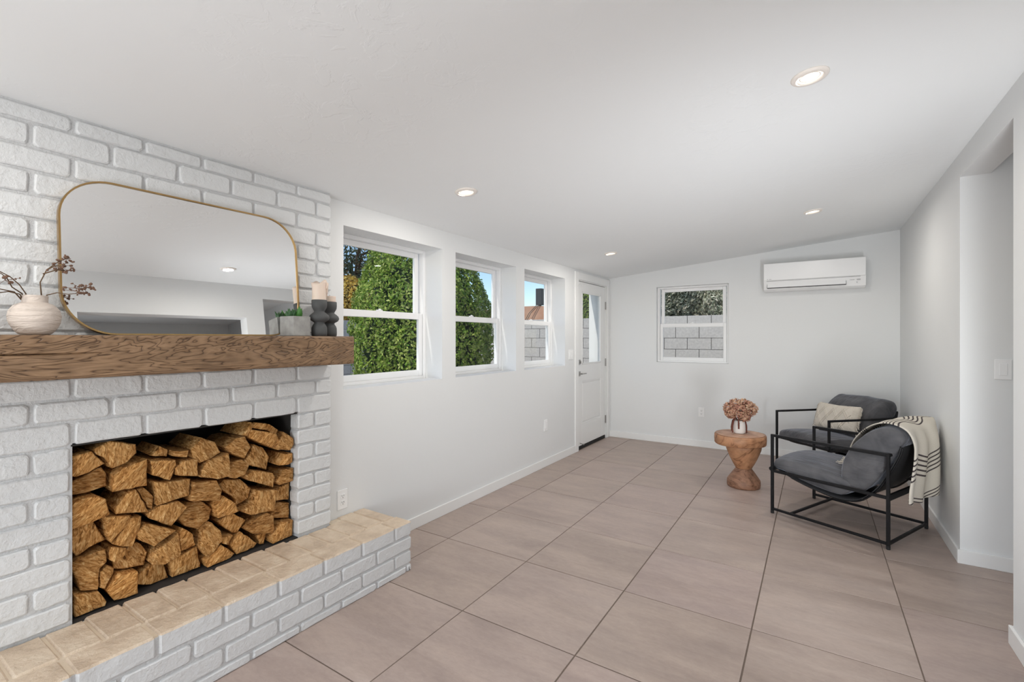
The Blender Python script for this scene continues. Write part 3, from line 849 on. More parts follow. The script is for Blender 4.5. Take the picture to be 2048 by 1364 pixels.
# firewood
LOGS = [[(595,907),(655,915),(699,856),(647,831),(608,824),(595,830)],
[(660,917),(714,945),(798,915),(800,878),(769,845),(720,830),(695,879),(669,897)],
[(595,797),(695,840),(714,808),(716,755),(649,745),(596,750)],
[(724,802),(757,826),(836,847),(841,729),(721,734)],
[(595,727),(628,738),(676,734),(699,717),(712,651),(652,635),(595,627)],
[(600,626),(665,638),(706,547),(655,532),(618,509),(600,546)],
[(598,493),(618,509),(700,515),(705,464),(684,444),(679,360),(626,377),(610,441)],
[(603,378),(679,357),(706,302),(703,272),(636,274),(608,278)],
[(684,427),(709,445),(730,426),(728,405),(700,350),(684,365)],
[(703,346),(743,395),(807,383),(810,283),(769,277),(728,295)],
[(698,645),(783,625),(778,601),(714,537),(702,563)],
[(722,524),(780,611),(820,609),(817,566),(791,488),(754,501)],
[(712,496),(720,514),(772,491),(769,467),(737,440),(714,464)],
[(737,409),(733,439),(775,472),(801,506),(829,481),(854,434),(844,382),(769,395)],
[(728,663),(772,718),(801,725),(848,615),(734,640)],
[(810,719),(832,724),(872,668),(865,617),(848,630)],
[(863,742),(899,729),(1008,717),(1005,642),(945,639),(874,634),(873,683)],
[(1012,704),(1109,687),(1132,635),(1124,584),(1001,617)],
[(804,541),(832,576),(945,508),(866,461),(810,510)],
[(838,607),(892,632),(959,631),(994,594),(932,524),(848,586)],
[(966,543),(1001,607),(1067,596),(1112,546),(1101,496),(1052,463),(994,499)],
[(863,438),(956,492),(966,391),(899,375),(851,395)],
[(965,485),(980,500),(1023,457),(1034,401),(973,396)],
[(1041,386),(1052,471),(1089,495),(1128,445),(1140,391),(1097,349),(1067,342)],
[(932,366),(1041,394),(1059,290),(1001,274),(945,275)],
[(1063,321),(1140,370),(1205,299),(1184,273),(1074,272)],
[(817,346),(866,377),(912,374),(937,282),(866,279),(814,311)],
[(1140,650),(1160,670),(1238,654),(1295,592),(1286,541),(1226,522),(1205,573),(1152,622)],
[(1105,569),(1144,603),(1201,549),(1217,505),(1176,501),(1120,502)],
[(1128,478),(1201,497),(1264,442),(1226,390),(1201,396)],
[(1144,398),(1192,397),(1172,354),(1140,374)],
[(1184,349),(1234,396),(1317,309),(1304,292),(1217,277)],
[(1234,500),(1286,523),(1308,586),(1401,563),(1391,456),(1273,468)],
[(1243,410),(1308,446),(1358,457),(1396,427),(1405,350),(1396,331),(1286,369)],
[(1317,349),(1368,340),(1358,267),(1335,293)],
[(1377,305),(1439,376),(1499,375),(1504,278),(1382,272)],
[(1401,480),(1444,477),(1504,459),(1499,375),(1396,404)],
[(1405,497),(1444,561),(1520,569),(1520,474),(1444,486)],
[(1405,599),(1444,654),(1525,654),(1520,583),(1425,578)],
[(1420,683),(1464,734),(1515,733),(1520,684),(1474,675)],
[(1243,671),(1286,691),(1386,654),(1401,627),(1396,573),(1277,636)],
[(1247,735),(1286,770),(1308,815),(1358,787),(1391,730),(1372,666),(1260,723)],
[(1172,756),(1234,755),(1273,720),(1251,673),(1201,668),(1172,680)],
[(1048,747),(1078,789),(1164,804),(1172,692),(1112,690),(1041,716)],
[(1001,853),(1052,896),(1112,864),(1140,809),(1089,786),(1041,779),(1012,811)],
[(942,780),(973,808),(1030,807),(1037,721),(945,748)],
[(848,835),(945,818),(949,794),(925,730),(857,769)],
[(863,847),(899,881),(929,860),(925,830)],
[(935,858),(994,851),(987,820),(932,836)],
[(1152,832),(1201,869),(1243,871),(1273,808),(1243,758),(1184,791)],
[(1238,871),(1290,929),(1304,922),(1264,861)],
[(1260,859),(1282,895),(1405,856),(1425,806),(1386,782),(1304,833)],
[(1401,783),(1444,859),(1515,814),(1515,780),(1479,754),(1405,769)],
[(1304,927),(1386,905),(1439,864),(1415,827),(1405,861),(1286,901)]]

def log_rows():
    cs = [(sum(p[1] for p in l)/len(l), sum(p[0] for p in l)/len(l), i) for i, l in enumerate(LOGS)]
    edges = [0, 372, 455, 545, 640, 735, 830, 2000]
    names = ['bottom', 'second', 'third', 'fourth', 'fifth', 'sixth', 'top']
    ords = ['first', 'second', 'third', 'fourth', 'fifth', 'sixth', 'seventh', 'eighth', 'ninth', 'tenth', 'eleventh', 'twelfth', 'thirteenth']
    lab = {}
    for r in range(7):
        row = sorted([(c[1], c[2]) for c in cs if edges[r] <= c[0] < edges[r+1]])
        for k, (yy, i) in enumerate(row):
            l = LOGS[i]
            ar = abs(sum(l[j][0]*l[(j+1) % len(l)][1]-l[(j+1) % len(l)][0]*l[j][1] for j in range(len(l))))/2
            size = 'small' if ar < 4200 else ('large' if ar > 9500 else 'medium')
            shape = {3: 'three-sided', 4: 'four-sided', 5: 'five-sided'}.get(len(l), 'blunt rounded')
            rn = {'bottom': 'bottom row of the firewood stack', 'top': 'top row of the firewood stack'}.get(names[r], names[r]+' row up of the firewood stack')
            pos = 'far left end' if k == 0 else ('far right end' if k == len(row)-1 else ords[k]+' from left')
            lab[i] = '%s %s split log, %s, %s' % (size, shape, rn, pos)
    return lab
LL = log_rows()
for i, l in enumerate(LOGS):
    rnd = random.Random(100+i)
    pts = [(min(max(p[0]/1000, 0.590), 1.500), max(p[1]/1000, 0.2865)) for p in l]
    cy = sum(p[0] for p in pts)/len(pts); cz = sum(p[1] for p in pts)/len(pts)
    fine = []
    for k, p in enumerate(pts):
        q = pts[(k+1) % len(pts)]
        L = math.hypot(q[0]-p[0], q[1]-p[1]); m_ = max(1, int(L/0.02))
        for s in range(m_):
            f = s/m_
            j = 0.0 if s == 0 else 0.0022
            fine.append(((p[0]+(q[0]-p[0])*f)+rnd.uniform(-j, j), max((p[1]+(q[1]-p[1])*f)+rnd.uniform(-j, j), 0.2865)))
    fine = [(cy+(a-cy)*0.975, max(cz+(b-cz)*0.975, 0.2865)) for a, b in fine]
    area = sum(fine[j][0]*fine[(j+1) % len(fine)][1]-fine[(j+1) % len(fine)][0]*fine[j][1] for j in range(len(fine)))
    if area < 0: fine.reverse()
    n = len(fine); dx_ = rnd.choice([rnd.uniform(-0.016, 0.006), rnd.uniform(-0.016, 0.006), rnd.uniform(-0.05, -0.025)])
    ty, tz = rnd.uniform(-0.010, 0.010), rnd.uniform(-0.004, 0.004)
    V = []; F = []
    slope_y, slope_z = rnd.uniform(-0.12, 0.12), rnd.uniform(-0.10, 0.14)
    def fx(a, b, extra=0.0): return dx_ + slope_y*(a-cy) + slope_z*(b-cz) + extra
    for s, e in ((0.55, 0.003), (0.93, 0.0012), (1.0, -0.003)):
        for (a, b) in fine:
            a2, b2 = cy+(a-cy)*s, cz+(b-cz)*s
            V.append((fx(a2, b2, e+rnd.uniform(-0.0022, 0.0022)*(s < 0.99)), a2-cy, b2-cz))
    for (a, b) in fine: V.append((-0.24, (a-cy)*0.93+ty, (b-cz)*0.93+tz))
    V.append((fx(cy, cz, 0.004), 0, 0)); c_ = len(V)-1
    for k in range(n):
        k2 = (k+1) % n
        F.append((c_, k, k2))
        for r in range(3): F.append((r*n+k, (r+1)*n+k, (r+1)*n+k2, r*n+k2))
    F.append(tuple(3*n+k for k in range(n-1, -1, -1)))
    o = G().add(V, F).build('firewood_log', M['log'], None, False, (-2.365, cy, cz))
    tag(o, LL[i], 'firewood', 'split logs stacked in the fireplace')

# ---------------------------------------------------------------- things on the mantel
ZM = 1.3642
t = thing('vase', 'squat round cream stoneware vase at left end of mantel', 'vase', (-2.205, 0.464, ZM))
vp = []
base_p = [(r*0.70, z) for r, z in [(0.030,0),(0.055,.002),(0.078,.022),(0.091,.046),(0.093,.065),(0.086,.085),(0.068,.100),(0.050,.107),(0.0460,.112),(0.0465,.130),(0.041,.131),(0.040,.118),(0.030,.112)]]
for q_ in range(len(base_p)-1):
    p0, p1, p2, p3 = base_p[max(q_-1, 0)], base_p[q_], base_p[q_+1], base_p[min(q_+2, len(base_p)-1)]
    for k in range(5):
        f = k/5; vp.append(tuple(0.5*((2*b_)+(-a_+c_)*f+(2*a_-5*b_+4*c_-d_)*f*f+(-a_+3*b_-3*c_+d_)*f**3) for a_, b_, c_, d_ in zip(p0, p1, p2, p3)))
vp.append(base_p[-1])
vp = [(r, max(z, 0.0)) for r, z in vp]
G().lathe(vp, 72, wob=lambda a, i: 1+0.006*math.sin(3*a)+(0.020*mnoise.noise(Vector((math.cos(a)*1.4, math.sin(a)*1.4, i*0.42)))+0.010*mnoise.noise(Vector((math.cos(a)*4, math.sin(a)*4, i*1.1)))) * (1 if i < 38 else 0.2)).build('body', M['ceramic'], t, True)
def dried_branch(label, roots, tips, seed_):
    rnd = random.Random(seed_)
    b = thing('dried_branch', label, 'dried branch', roots[0][0], 0)
    o = Vector(roots[0][0])
    g = G()
    for path in roots:
        g.tube([Vector(p)-o for p in path], [0.0022-0.0012*k/len(path) for k in range(len(path))], 6)
    g.build('stem', M['twig'], b, True)
    g = G()
    for tp in tips:
        for k in range(9):
            p = Vector(tp)-o + Vector((rnd.gauss(0, .010), rnd.gauss(0, .013), rnd.gauss(0, .009)))
            r = rnd.uniform(0.0022, 0.0046)
            m_ = Matrix.Translation(p) @ Matrix.Rotation(rnd.uniform(0, 6), 4, 'X') @ Matrix.Rotation(rnd.uniform(0, 6), 4, 'Y')
            g.bbox((-r, -r*1.3, -r*0.7), (r, r*1.3, r*0.7), r*0.5, 1, m_)
            g.tube([Vector(tp)-o, p], 0.0007, 4)
    g.build('blossom', M['dry_flower'], b)
zr = ZM+0.115
dried_branch('dried brown branch curving right from the cream vase, in front of mirror',
    [[(-2.218,.485,zr),(-2.20,.478,1.500),(-2.195,.474,1.541),(-2.19,.489,1.585),(-2.19,.512,1.610),(-2.185,.535,1.630),(-2.18,.548,1.630)],
     [(-2.19,.489,1.585),(-2.18,.508,1.600),(-2.178,.530,1.602)], [(-2.192,.480,1.570),(-2.175,.51,1.586),(-2.172,.538,1.585)]],
    [(-2.182,.538,1.628),(-2.178,.528,1.604),(-2.172,.538,1.586),(-2.175,.512,1.588)], 3)
dried_branch('low dried branch reaching furthest right in front of the mirror edge',
    [[(-2.225,.488,zr),(-2.20,.492,1.500),(-2.185,.514,1.509),(-2.17,.538,1.505),(-2.16,.556,1.508),(-2.155,.572,1.528)]],
    [(-2.16,.560,1.516),(-2.155,.570,1.526),(-2.152,.578,1.532)], 5)
dried_branch('dried branches arching left out of the cream vase',
    [[(-2.215,.440,zr),(-2.20,.441,1.500),(-2.19,.424,1.528),(-2.18,.400,1.552),(-2.175,.365,1.572),(-2.17,.330,1.580)],
     [(-2.212,.437,zr),(-2.20,.432,1.500),(-2.18,.405,1.518),(-2.17,.392,1.545),(-2.165,.378,1.558),(-2.16,.345,1.560)],
     [(-2.212,.436,zr),(-2.19,.425,1.497),(-2.17,.395,1.502),(-2.16,.36,1.493),(-2.15,.32,1.488)],
     [(-2.212,.434,zr),(-2.18,.410,1.503),(-2.16,.375,1.508),(-2.15,.340,1.520)]],
    [(-2.172,.388,1.538),(-2.17,.333,1.582),(-2.16,.345,1.560),(-2.15,.32,1.488)], 8)

# concrete planter, square, turned a little
beta = 0.10; a = 0.099
pc = Vector((-2.155, 1.365, ZM)) + Vector((-math.cos(beta), -math.sin(beta), 0))*a/2 + Vector((-math.sin(beta), math.cos(beta), 0))*a/2
t = thing('planter', 'square grey concrete planter by mirror right edge on mantel', 'planter', pc, beta)
g = G(); h2 = a/2; hh = 0.099; wl = 0.009
V = []
for (s, z) in ((h2-0.003, 0), (h2, 0.003), (h2, hh-0.002), (h2-0.002, hh), (h2-wl, hh), (h2-wl, hh-0.015)):
    V += [(-s, -s, z), (s, -s, z), (s, s, z), (-s, s, z)]
F = [(0, 3, 2, 1)] + [(r*4+k, r*4+(k+1) % 4, (r+1)*4+(k+1) % 4, (r+1)*4+k) for r in range(5) for k in range(4)]
g.add(V, F); g.build('pot', M['concrete'], t)
G().box((-h2+wl, -h2+wl, hh-0.03), (h2-wl, h2-wl, hh-0.014)).build('soil', M['soil'], t)
def succulent(label, x, y, n, h, mat, seed_, spread=0.35):
    rnd = random.Random(seed_)
    s = thing('succulent', label, 'succulent', (pc.x+x, pc.y+y, ZM+hh-0.016))
    for k in range(n):
        az = 2*PI*k/n+rnd.uniform(-.3, .3); ln = h*rnd.uniform(0.7, 1.1); sp = spread*rnd.uniform(.5, 1.2)
        g = G(); pts = []; rr = []
        for q_ in range(6):
            f = q_/5
            pts.append((math.cos(az)*ln*sp*f*(1.2-f*0.3), math.sin(az)*ln*sp*f, ln*f)); rr.append(h*(0.19 if n > 1 else 0.06)*(math.sin(PI*min(1, f*0.85+0.18)))+0.0006)
        g.tube(pts, rr, 8); g.build('leaf', mat, s, True)
    return s
succulent('small green succulent at right corner of concrete planter', -0.006, 0.018, 7, 0.066, M['succulent'], 1, 0.4)
s_ = succulent('dark green rounded succulent at left of the concrete planter', -0.012, -0.018, 6, 0.052, M['succulent_dark'], 2, 0.5)
s_ = succulent('tall thin cactus spike standing above the concrete planter', -0.014, 0.030, 1, 0.098, M['succulent'], 4, 0.08)

def holder(label, x, y, candle_label, ch, cr, melted):
    t = thing('candle_holder', label, 'candle holder', (x, y, ZM), 0, 'grey candle holders on the mantel')
    prof = [(.037,0),(.041,.003),(.042,.02),(.041,.045),(.036,.057),(.028,.067),(.028,.072),(.036,.077),(.049,.084),(.055,.096),(.051,.109),(.038,.120),(.028,.127),(.028,.132),(.034,.141),(.040,.152),(.0415,.165),(.0415,.189),(.0385,.1905),(.0375,.182),(0.02,.181)]
    G().lathe([(r*0.92, z) for r, z in prof], 36).build('body', M['grey_ceramic'], t, True)
    c = thing('pillar_candle', candle_label, 'candle', (x-0.001, y-0.001, ZM+0.1815), 0)
    n = 28; V = []; F = []
    rows = 9
    for r in range(rows):
        for k in range(n):
            a_ = 2*PI*k/n
            f = r/(rows-1)
            zt = ch*(1 + (0.10*math.sin(a_*2+1.2)+0.07*math.sin(a_*3) if melted else 0.01*math.sin(a_*2)))
            rr = cr*(1+0.01*math.sin(a_*5+r))
            if melted and f > 0.75: rr *= 1+0.14*(f-0.75)*4*max(0, math.sin(a_*2.0-0.5))
            V.append((rr*math.cos(a_), rr*math.sin(a_), zt*f))
    for r in range(rows-1):
        for k in range(n): F.append((r*n+k, r*n+(k+1) % n, (r+1)*n+(k+1) % n, (r+1)*n+k))
    b0 = len(V)
    for k in range(n):
        a_ = 2*PI*k/n; V.append((cr*0.72*math.cos(a_), cr*0.72*math.sin(a_), ch*0.93))
    for k in range(n): F.append(((rows-1)*n+k, (rows-1)*n+(k+1) % n, b0+(k+1) % n, b0+k))
    F.append(tuple(b0+k for k in range(n)))
    G().add(V, F).build('wax_body', M['wax'], c, True)
    if melted:
        g = G()
        for (az, ln, r_) in ((1.05, 0.055, 0.007), (1.35, 0.045, 0.006), (0.75, 0.03, 0.006), (1.2, 0.068, 0.0045)):
            bx_, by_ = cr*1.06*math.cos(az), cr*1.06*math.sin(az)
            g.tube([(bx_*0.9, by_*0.9, ch*0.99), (bx_*1.1, by_*1.1, ch*0.97), (bx_*1.08, by_*1.08, ch-ln*0.5), (bx_, by_, ch-ln), (bx_, by_, ch-ln-0.004)], [r_*0.6, r_, r_*0.9, r_*1.1, 0.001], 8)
        g.build('wax_drip', M['wax'], c, True)
    G().tube([(0, 0, ch*0.9), (0.001, 0.001, ch*0.93+0.008)], 0.0012, 5).build('wick', M['slot'], c)
holder('grey bubble-shaped candle holder beside the planter, with taller candle', -2.19, 1.533, 'tall cream candle, melted top and drips, in front holder', 0.100, 0.0345, True)
holder('grey bubble-shaped candle holder nearest mantel right end, with shorter candle', -2.262, 1.647, 'short cream candle in the holder at mantel right end', 0.040, 0.0345, False)
# ---------------------------------------------------------------- furniture
def catmull(pts, n, closed=True):
    out = []
    N = len(pts)
    rng = N if closed else N-1
    for i in range(rng):
        p0, p1, p2, p3 = (pts[(i-1) % N], pts[i], pts[(i+1) % N], pts[(i+2) % N]) if closed else \
            (pts[max(i-1, 0)], pts[i], pts[i+1], pts[min(i+2, N-1)])
        for k in range(n):
            t_ = k/n
            out.append(tuple(0.5*((2*b)+(-a+c)*t_+(2*a-5*b+4*c-d)*t_*t_+(-a+3*b-3*c+d)*t_**3) for a, b, c, d in zip(p0, p1, p2, p3)))
    if not closed: out.append(tuple(pts[-1]))
    return out

def cushion(name, prof, w0, w1, parent, mat, crown=(0.0, 0.0), seed_=1, cap=0.55, wr=0.004):
    """profile in (u, z) lofted from w0 to w1 with puffed ends"""
    rnd = random.Random(seed_)
    P_ = catmull(prof, 4)
    n = len(P_)
    cu = sum(p[0] for p in P_)/n; cz = sum(p[1] for p in P_)/n
    st = [(0.0, cap), (0.004, cap+(1-cap)*0.45), (0.014, 0.985), (0.03, 1.0), (0.07, 1.005), (0.14, 1.01), (0.24, 1.015), (0.33, 1.015), (0.42, 1.015)]
    L = w1-w0
    st2 = [(w0+d, s, d/L) for d, s in st if d < L/2] 
    st2 += [(w1-(a-w0), s, 1-f) for a, s, f in reversed(st2)]
    V = []; F = []
    for w, s, f in st2:
        k_ = 1-(2*f-1)**2
        for (u, z) in P_:
            du = (u-cu)*s; dz = (z-cz)*s
            nn = mnoise.noise(Vector((u*9+seed_, w*14, z*9)))*wr + mnoise.noise(Vector((u*26, w*30+seed_, z*26)))*wr*0.4
            l = math.hypot(du, dz)+1e-6
            V.append((cu+du*(1+nn/l)+crown[0]*k_*(1 if du < 0 else 0), w, cz+dz*(1+nn/l)+crown[1]*k_*(1 if dz > 0 else 0)*min(1, dz/0.03)))
    m_ = len(st2)
    for i in range(m_-1):
        for k in range(n): F.append((i*n+k, i*n+(k+1) % n, (i+1)*n+(k+1) % n, (i+1)*n+k))
    for (ri, rev) in ((0, True), (m_-1, False)):
        # puffed cap: shrinking rings then a fan
        base = ri*n; prev = list(range(base, base+n)); wv = st2[ri][0]; sg = -1 if ri == 0 else 1
        for s, o_ in ((0.88, 0.008), (0.66, 0.016), (0.36, 0.022)):
            ring = []
            for k in range(n):
                v_ = V[base+k]; ring.append(len(V)); V.append((cu+(v_[0]-cu)*s, wv+sg*o_, cz+(v_[2]-cz)*s))
            for k in range(n):
                q = (prev[k], prev[(k+1) % n], ring[(k+1) % n], ring[k])
                F.append(q[::-1] if rev else q)
            prev = ring
        V.append((cu, wv+sg*0.024, cz)); c_ = len(V)-1
        for k in range(n):
            q = (prev[k], prev[(k+1) % n], c_)
            F.append(q[::-1] if rev else q)
    o = G().add(V, F).build(name, mat, parent, True)
    bm = bmesh.new(); bm.from_mesh(o.data); bmesh.ops.recalc_face_normals(bm, faces=bm.faces); bm.to_mesh(o.data); bm.free()
    return o

CD, CW = 0.745, 0.632
def armchair(label, loc, rz, sd):
    t = thing('armchair', label, 'armchair', loc, rz, 'black framed velvet armchairs')
    mt = M['black_metal']; th = 0.019
    for (u, w) in ((0, 0), (CD, 0), (CD, CW), (0, CW)):
        g = G().bar((u, w, 0.022), (u, w, 0.612), th); o = g.build('leg', mt, t)
        G().tube([(u, w, 0.0), (u, w, 0.004), (u, w, 0.024)], [0.010, 0.012, 0.012], 10).build('foot_pad', M['black_rubber'], o)
    for w in (0, CW):
        G().bar((0.009, w, 0.603), (CD-0.009, w, 0.603), th).build('armrest', mt, t)
        G().bar((0.009, w, 0.330), (CD-0.009, w, 0.330), th).build('seat_rail', mt, t)
        G().bar((0.009, w, 0.036), (CD-0.009, w, 0.036), th*0.9).build('bottom_rail', mt, t)
    G().bar((CD, 0.009, 0.330), (CD, CW-0.009, 0.330), th*0.8, 0.040).build('back_rail', mt, t)
    G().bar((CD, 0.009, 0.036), (CD, CW-0.009, 0.036), th*0.9).build('bottom_rail', mt, t)
    G().bar((CD, 0.009, 0.603), (CD, CW-0.009, 0.603), th).build('back_rail', mt, t)
    G().bar((0.135, 0.009, 0.036), (0.135, CW-0.009, 0.036), th*0.9).build('stretcher', mt, t)
    G().tube([(-0.004, -0.012, 0.345), (-0.004, CW+0.012, 0.345)], 0.016, 12).build('front_rail', mt, t)
    # canvas sling
    path = catmull([(-0.004, .362), (0.05, .332), (.16, .292), (.30, .258), (.44, .240), (.56, .262), (.655, .350), (.715, .450), (.760, .545), (.786, .610), (.796, .650), (.796, .665)], 5, False)
    V = []; F = []
    N = len(path)
    ws = [0.030, 0.16, 0.316, 0.47, CW-0.045]
    for s_ in (0, -0.005):
        for (u, z) in path:
            for w in ws: V.append((u - s_*0.3, w, z + s_))
    nw = len(ws)
    for i in range(N-1):
        for k in range(nw-1):
            a_ = i*nw+k
            F.append((a_, a_+nw, a_+nw+1, a_+1)); b_ = N*nw+a_
            F.append((b_, b_+1, b_+nw+1, b_+nw))
        for k in (0, nw-1):
            a_ = i*nw+k; b_ = N*nw+a_
            F.append((a_, b_, b_+nw, a_+nw) if k == 0 else (a_, a_+nw, b_+nw, b_))
    G().add(V, F).build('sling', M['sling'], t, True)
    for w in (0.045, CW-0.045):
        G().tube([(u+0.006, w, z-0.010) for (u, z) in path[8:]], 0.006, 6).build('sling_cord', mt, t, True)
    cushion('seat_cushion', [(-.014,.352),(-.014,.385),(.004,.408),(.05,.418),(.16,.422),(.30,.412),(.44,.388),(.52,.362),(.52,.31),(.46,.262),(.32,.272),(.18,.303),(.06,.338)],
            0.034, CW-0.034, t, M['velvet'], (0, 0.026), sd, 0.90, 0.004)
    cushion('back_cushion', [(.462,.350),(.452,.400),(.470,.50),(.505,.585),(.555,.660),(.62,.724),(.69,.762),(.752,.764),(.795,.738),(.812,.695),(.790,.640),(.742,.555),(.690,.455),(.630,.365),(.565,.305),(.50,.312)],
            0.042, CW-0.042, t, M['velvet'], (-0.018, 0.010), sd+5, 0.90, 0.007)
    return t
A1 = (-.278, 4.161); RZ1 = -0.444
armchair('charcoal velvet armchair with black metal frame, striped throw over its back', (A1[0], A1[1], 0), RZ1, 1)
A2 = (.107, 5.13); RZ2 = 0.767
armchair('charcoal velvet armchair in far corner, cream cushion on its seat', (A2[0], A2[1], 0), RZ2, 9)

# throw over the front chair
def stripes_mat(groups):
    m = new_mat('striped_wool', (0.66, 0.61, 0.53), 0.95, spec=0.1)
    tc = m.node_tree.nodes.new('ShaderNodeTexCoord'); sp = m.node_tree.nodes.new('ShaderNodeSeparateXYZ'); lk(m, tc.outputs['UV'], sp.inputs[0])
    acc = None
    for (c, hw, per, duty) in groups:
        d = nd(m, 'ShaderNodeMath', operation='SUBTRACT'); d.inputs[1].default_value = c; lk(m, sp.outputs[1], d.inputs[0])
        ab = nd(m, 'ShaderNodeMath', operation='ABSOLUTE'); lk(m, d.outputs[0], ab.inputs[0])
        lt = nd(m, 'ShaderNodeMath', operation='LESS_THAN'); lt.inputs[1].default_value = hw; lk(m, ab.outputs[0], lt.inputs[0])
        dv = nd(m, 'ShaderNodeMath', operation='DIVIDE'); dv.inputs[1].default_value = per; lk(m, sp.outputs[1], dv.inputs[0])
        fr_ = nd(m, 'ShaderNodeMath', operation='FRACT'); lk(m, dv.outputs[0], fr_.inputs[0])
        l2 = nd(m, 'ShaderNodeMath', operation='LESS_THAN'); l2.inputs[1].default_value = duty; lk(m, fr_.outputs[0], l2.inputs[0])
        mu_ = nd(m, 'ShaderNodeMath', operation='MULTIPLY'); lk(m, lt.outputs[0], mu_.inputs[0]); lk(m, l2.outputs[0], mu_.inputs[1])
        if acc is None: acc = mu_
        else:
            mxm = nd(m, 'ShaderNodeMath', operation='MAXIMUM'); lk(m, acc.outputs[0], mxm.inputs[0]); lk(m, mu_.outputs[0], mxm.inputs[1]); acc = mxm
    r = ramp(m, acc.outputs[0], [(0, (0.66, 0.61, 0.53)), (1, (0.085, 0.07, 0.07))], 'CONSTANT')
    r.color_ramp.elements[1].position = 0.5
    lk(m, r.outputs[0], P(m).inputs['Base Color'])
    v = coords(m); n1 = noise_n(m, v, 120, 3); bump(m, n1.outputs[0], 0.4, 0.003)
    return m
rows = [(.418,.452,.24,.40),(.428,.53,.22,.42),(.470,.63,.20,.45),(.548,.725,.17,.49),(.640,.786,.13,.54),(.735,.802,.09,.64),(.812,.765,.085,.655),(.845,.68,.085,.665),(.846,.58,.07,.67),(.842,.49,.03,.67),(.838,.40,-.02,.685),(.835,.322,-.02,.68)]
ss = [0.0]
for a_, b_ in zip(rows[:-1], rows[1:]): ss.append(ss[-1]+math.hypot(b_[0]-a_[0], b_[1]-a_[1]))
R_ = catmull([(*r, s) for r, s in zip(rows, ss)], 8, False)
NC = 40
V = []; F = []; UV = []
for i, (u, z, wa, wb, s) in enumerate(R_):
    hang = max(0.0, min(1.0, (s-ss[5])/(ss[10]-ss[5])))
    for k in range(NC+1):
        f = k/NC; w = wa+(wb-wa)*f
        rip = math.sin(f*2*PI*3.2+0.6)*0.018*hang + math.sin(f*2*PI*1.3+2)*0.012*hang
        # lower hem falls in a curve, longer in the middle
        zz = z - hang*hang*0.035*math.sin(PI*min(1, f*1.25)) + hang*0.085*max(0, f-0.70)/0.30
        soft = 0.004*math.sin(f*2*PI*2+s*9)*(1-hang)
        edge = 0.012*math.cos(f*PI*2)*(1-hang) if s < ss[4] else 0
        uu = min(u+rip+0.004*hang, (0.985-0.4296*w)/0.903 + 0.25*(u+rip-0.80)*0)
        V.append((uu, w+0.010*math.sin(s*14+f*3)*hang, zz+soft)); UV.append((f, s-0.11*hang*(1-f)+0.02*math.sin(f*2*PI*1.4+0.4)))
for i in range(len(R_)-1):
    for k in range(NC):
        a_ = i*(NC+1)+k; F.append((a_, a_+1, a_+NC+2, a_+NC+1))
th_o = thing('throw_blanket', 'cream throw with black stripes and fringe draped over front armchair back', 'throw', (A1[0], A1[1], 0), RZ1)
me = bpy.data.meshes.new('blanket'); me.from_pydata(V, [], F)
uvl = me.uv_layers.new(name='UVMap')
for lp in me.loops: uvl.data[lp.index].uv = UV[lp.vertex_index]
gs = [(ss[0]+0.045, 0.05, 10.0, 1.0), (ss[3]-0.01, 0.035, 0.016, 0.42), (ss[5]-0.005, 0.055, 0.021, 0.36), (ss[8]-0.01, 0.062, 0.0235, 0.36), (ss[10]+0.01, 0.045, 0.022, 0.36)]
o = link('blanket', me, stripes_mat(gs), th_o, True)
sol = o.modifiers.new('thickness', 'SOLIDIFY'); sol.thickness = 0.007; sol.offset = 1.0
rnd = random.Random(12); g = G()
for k in range(26):
    w = 0.235+0.17*k/25
    p = Vector((.420, w, .452)); pts = [p]
    d = Vector((-1, rnd.uniform(-0.9, 0.2), -0.15)).normalized()
    for q_ in range(5):
        d = (d+Vector((rnd.uniform(-.5, .5), rnd.uniform(-.7, .7), rnd.uniform(-.25, .25)))).normalized()
        p = p+d*0.016; p.z = max(p.z, 0.446+0.004*rnd.random()); pts.append(p.copy())
    g.tube(pts, 0.0028, 5)
g.build('fringe', M['cream_wool'], th_o, True)['kind'] = 'stuff'

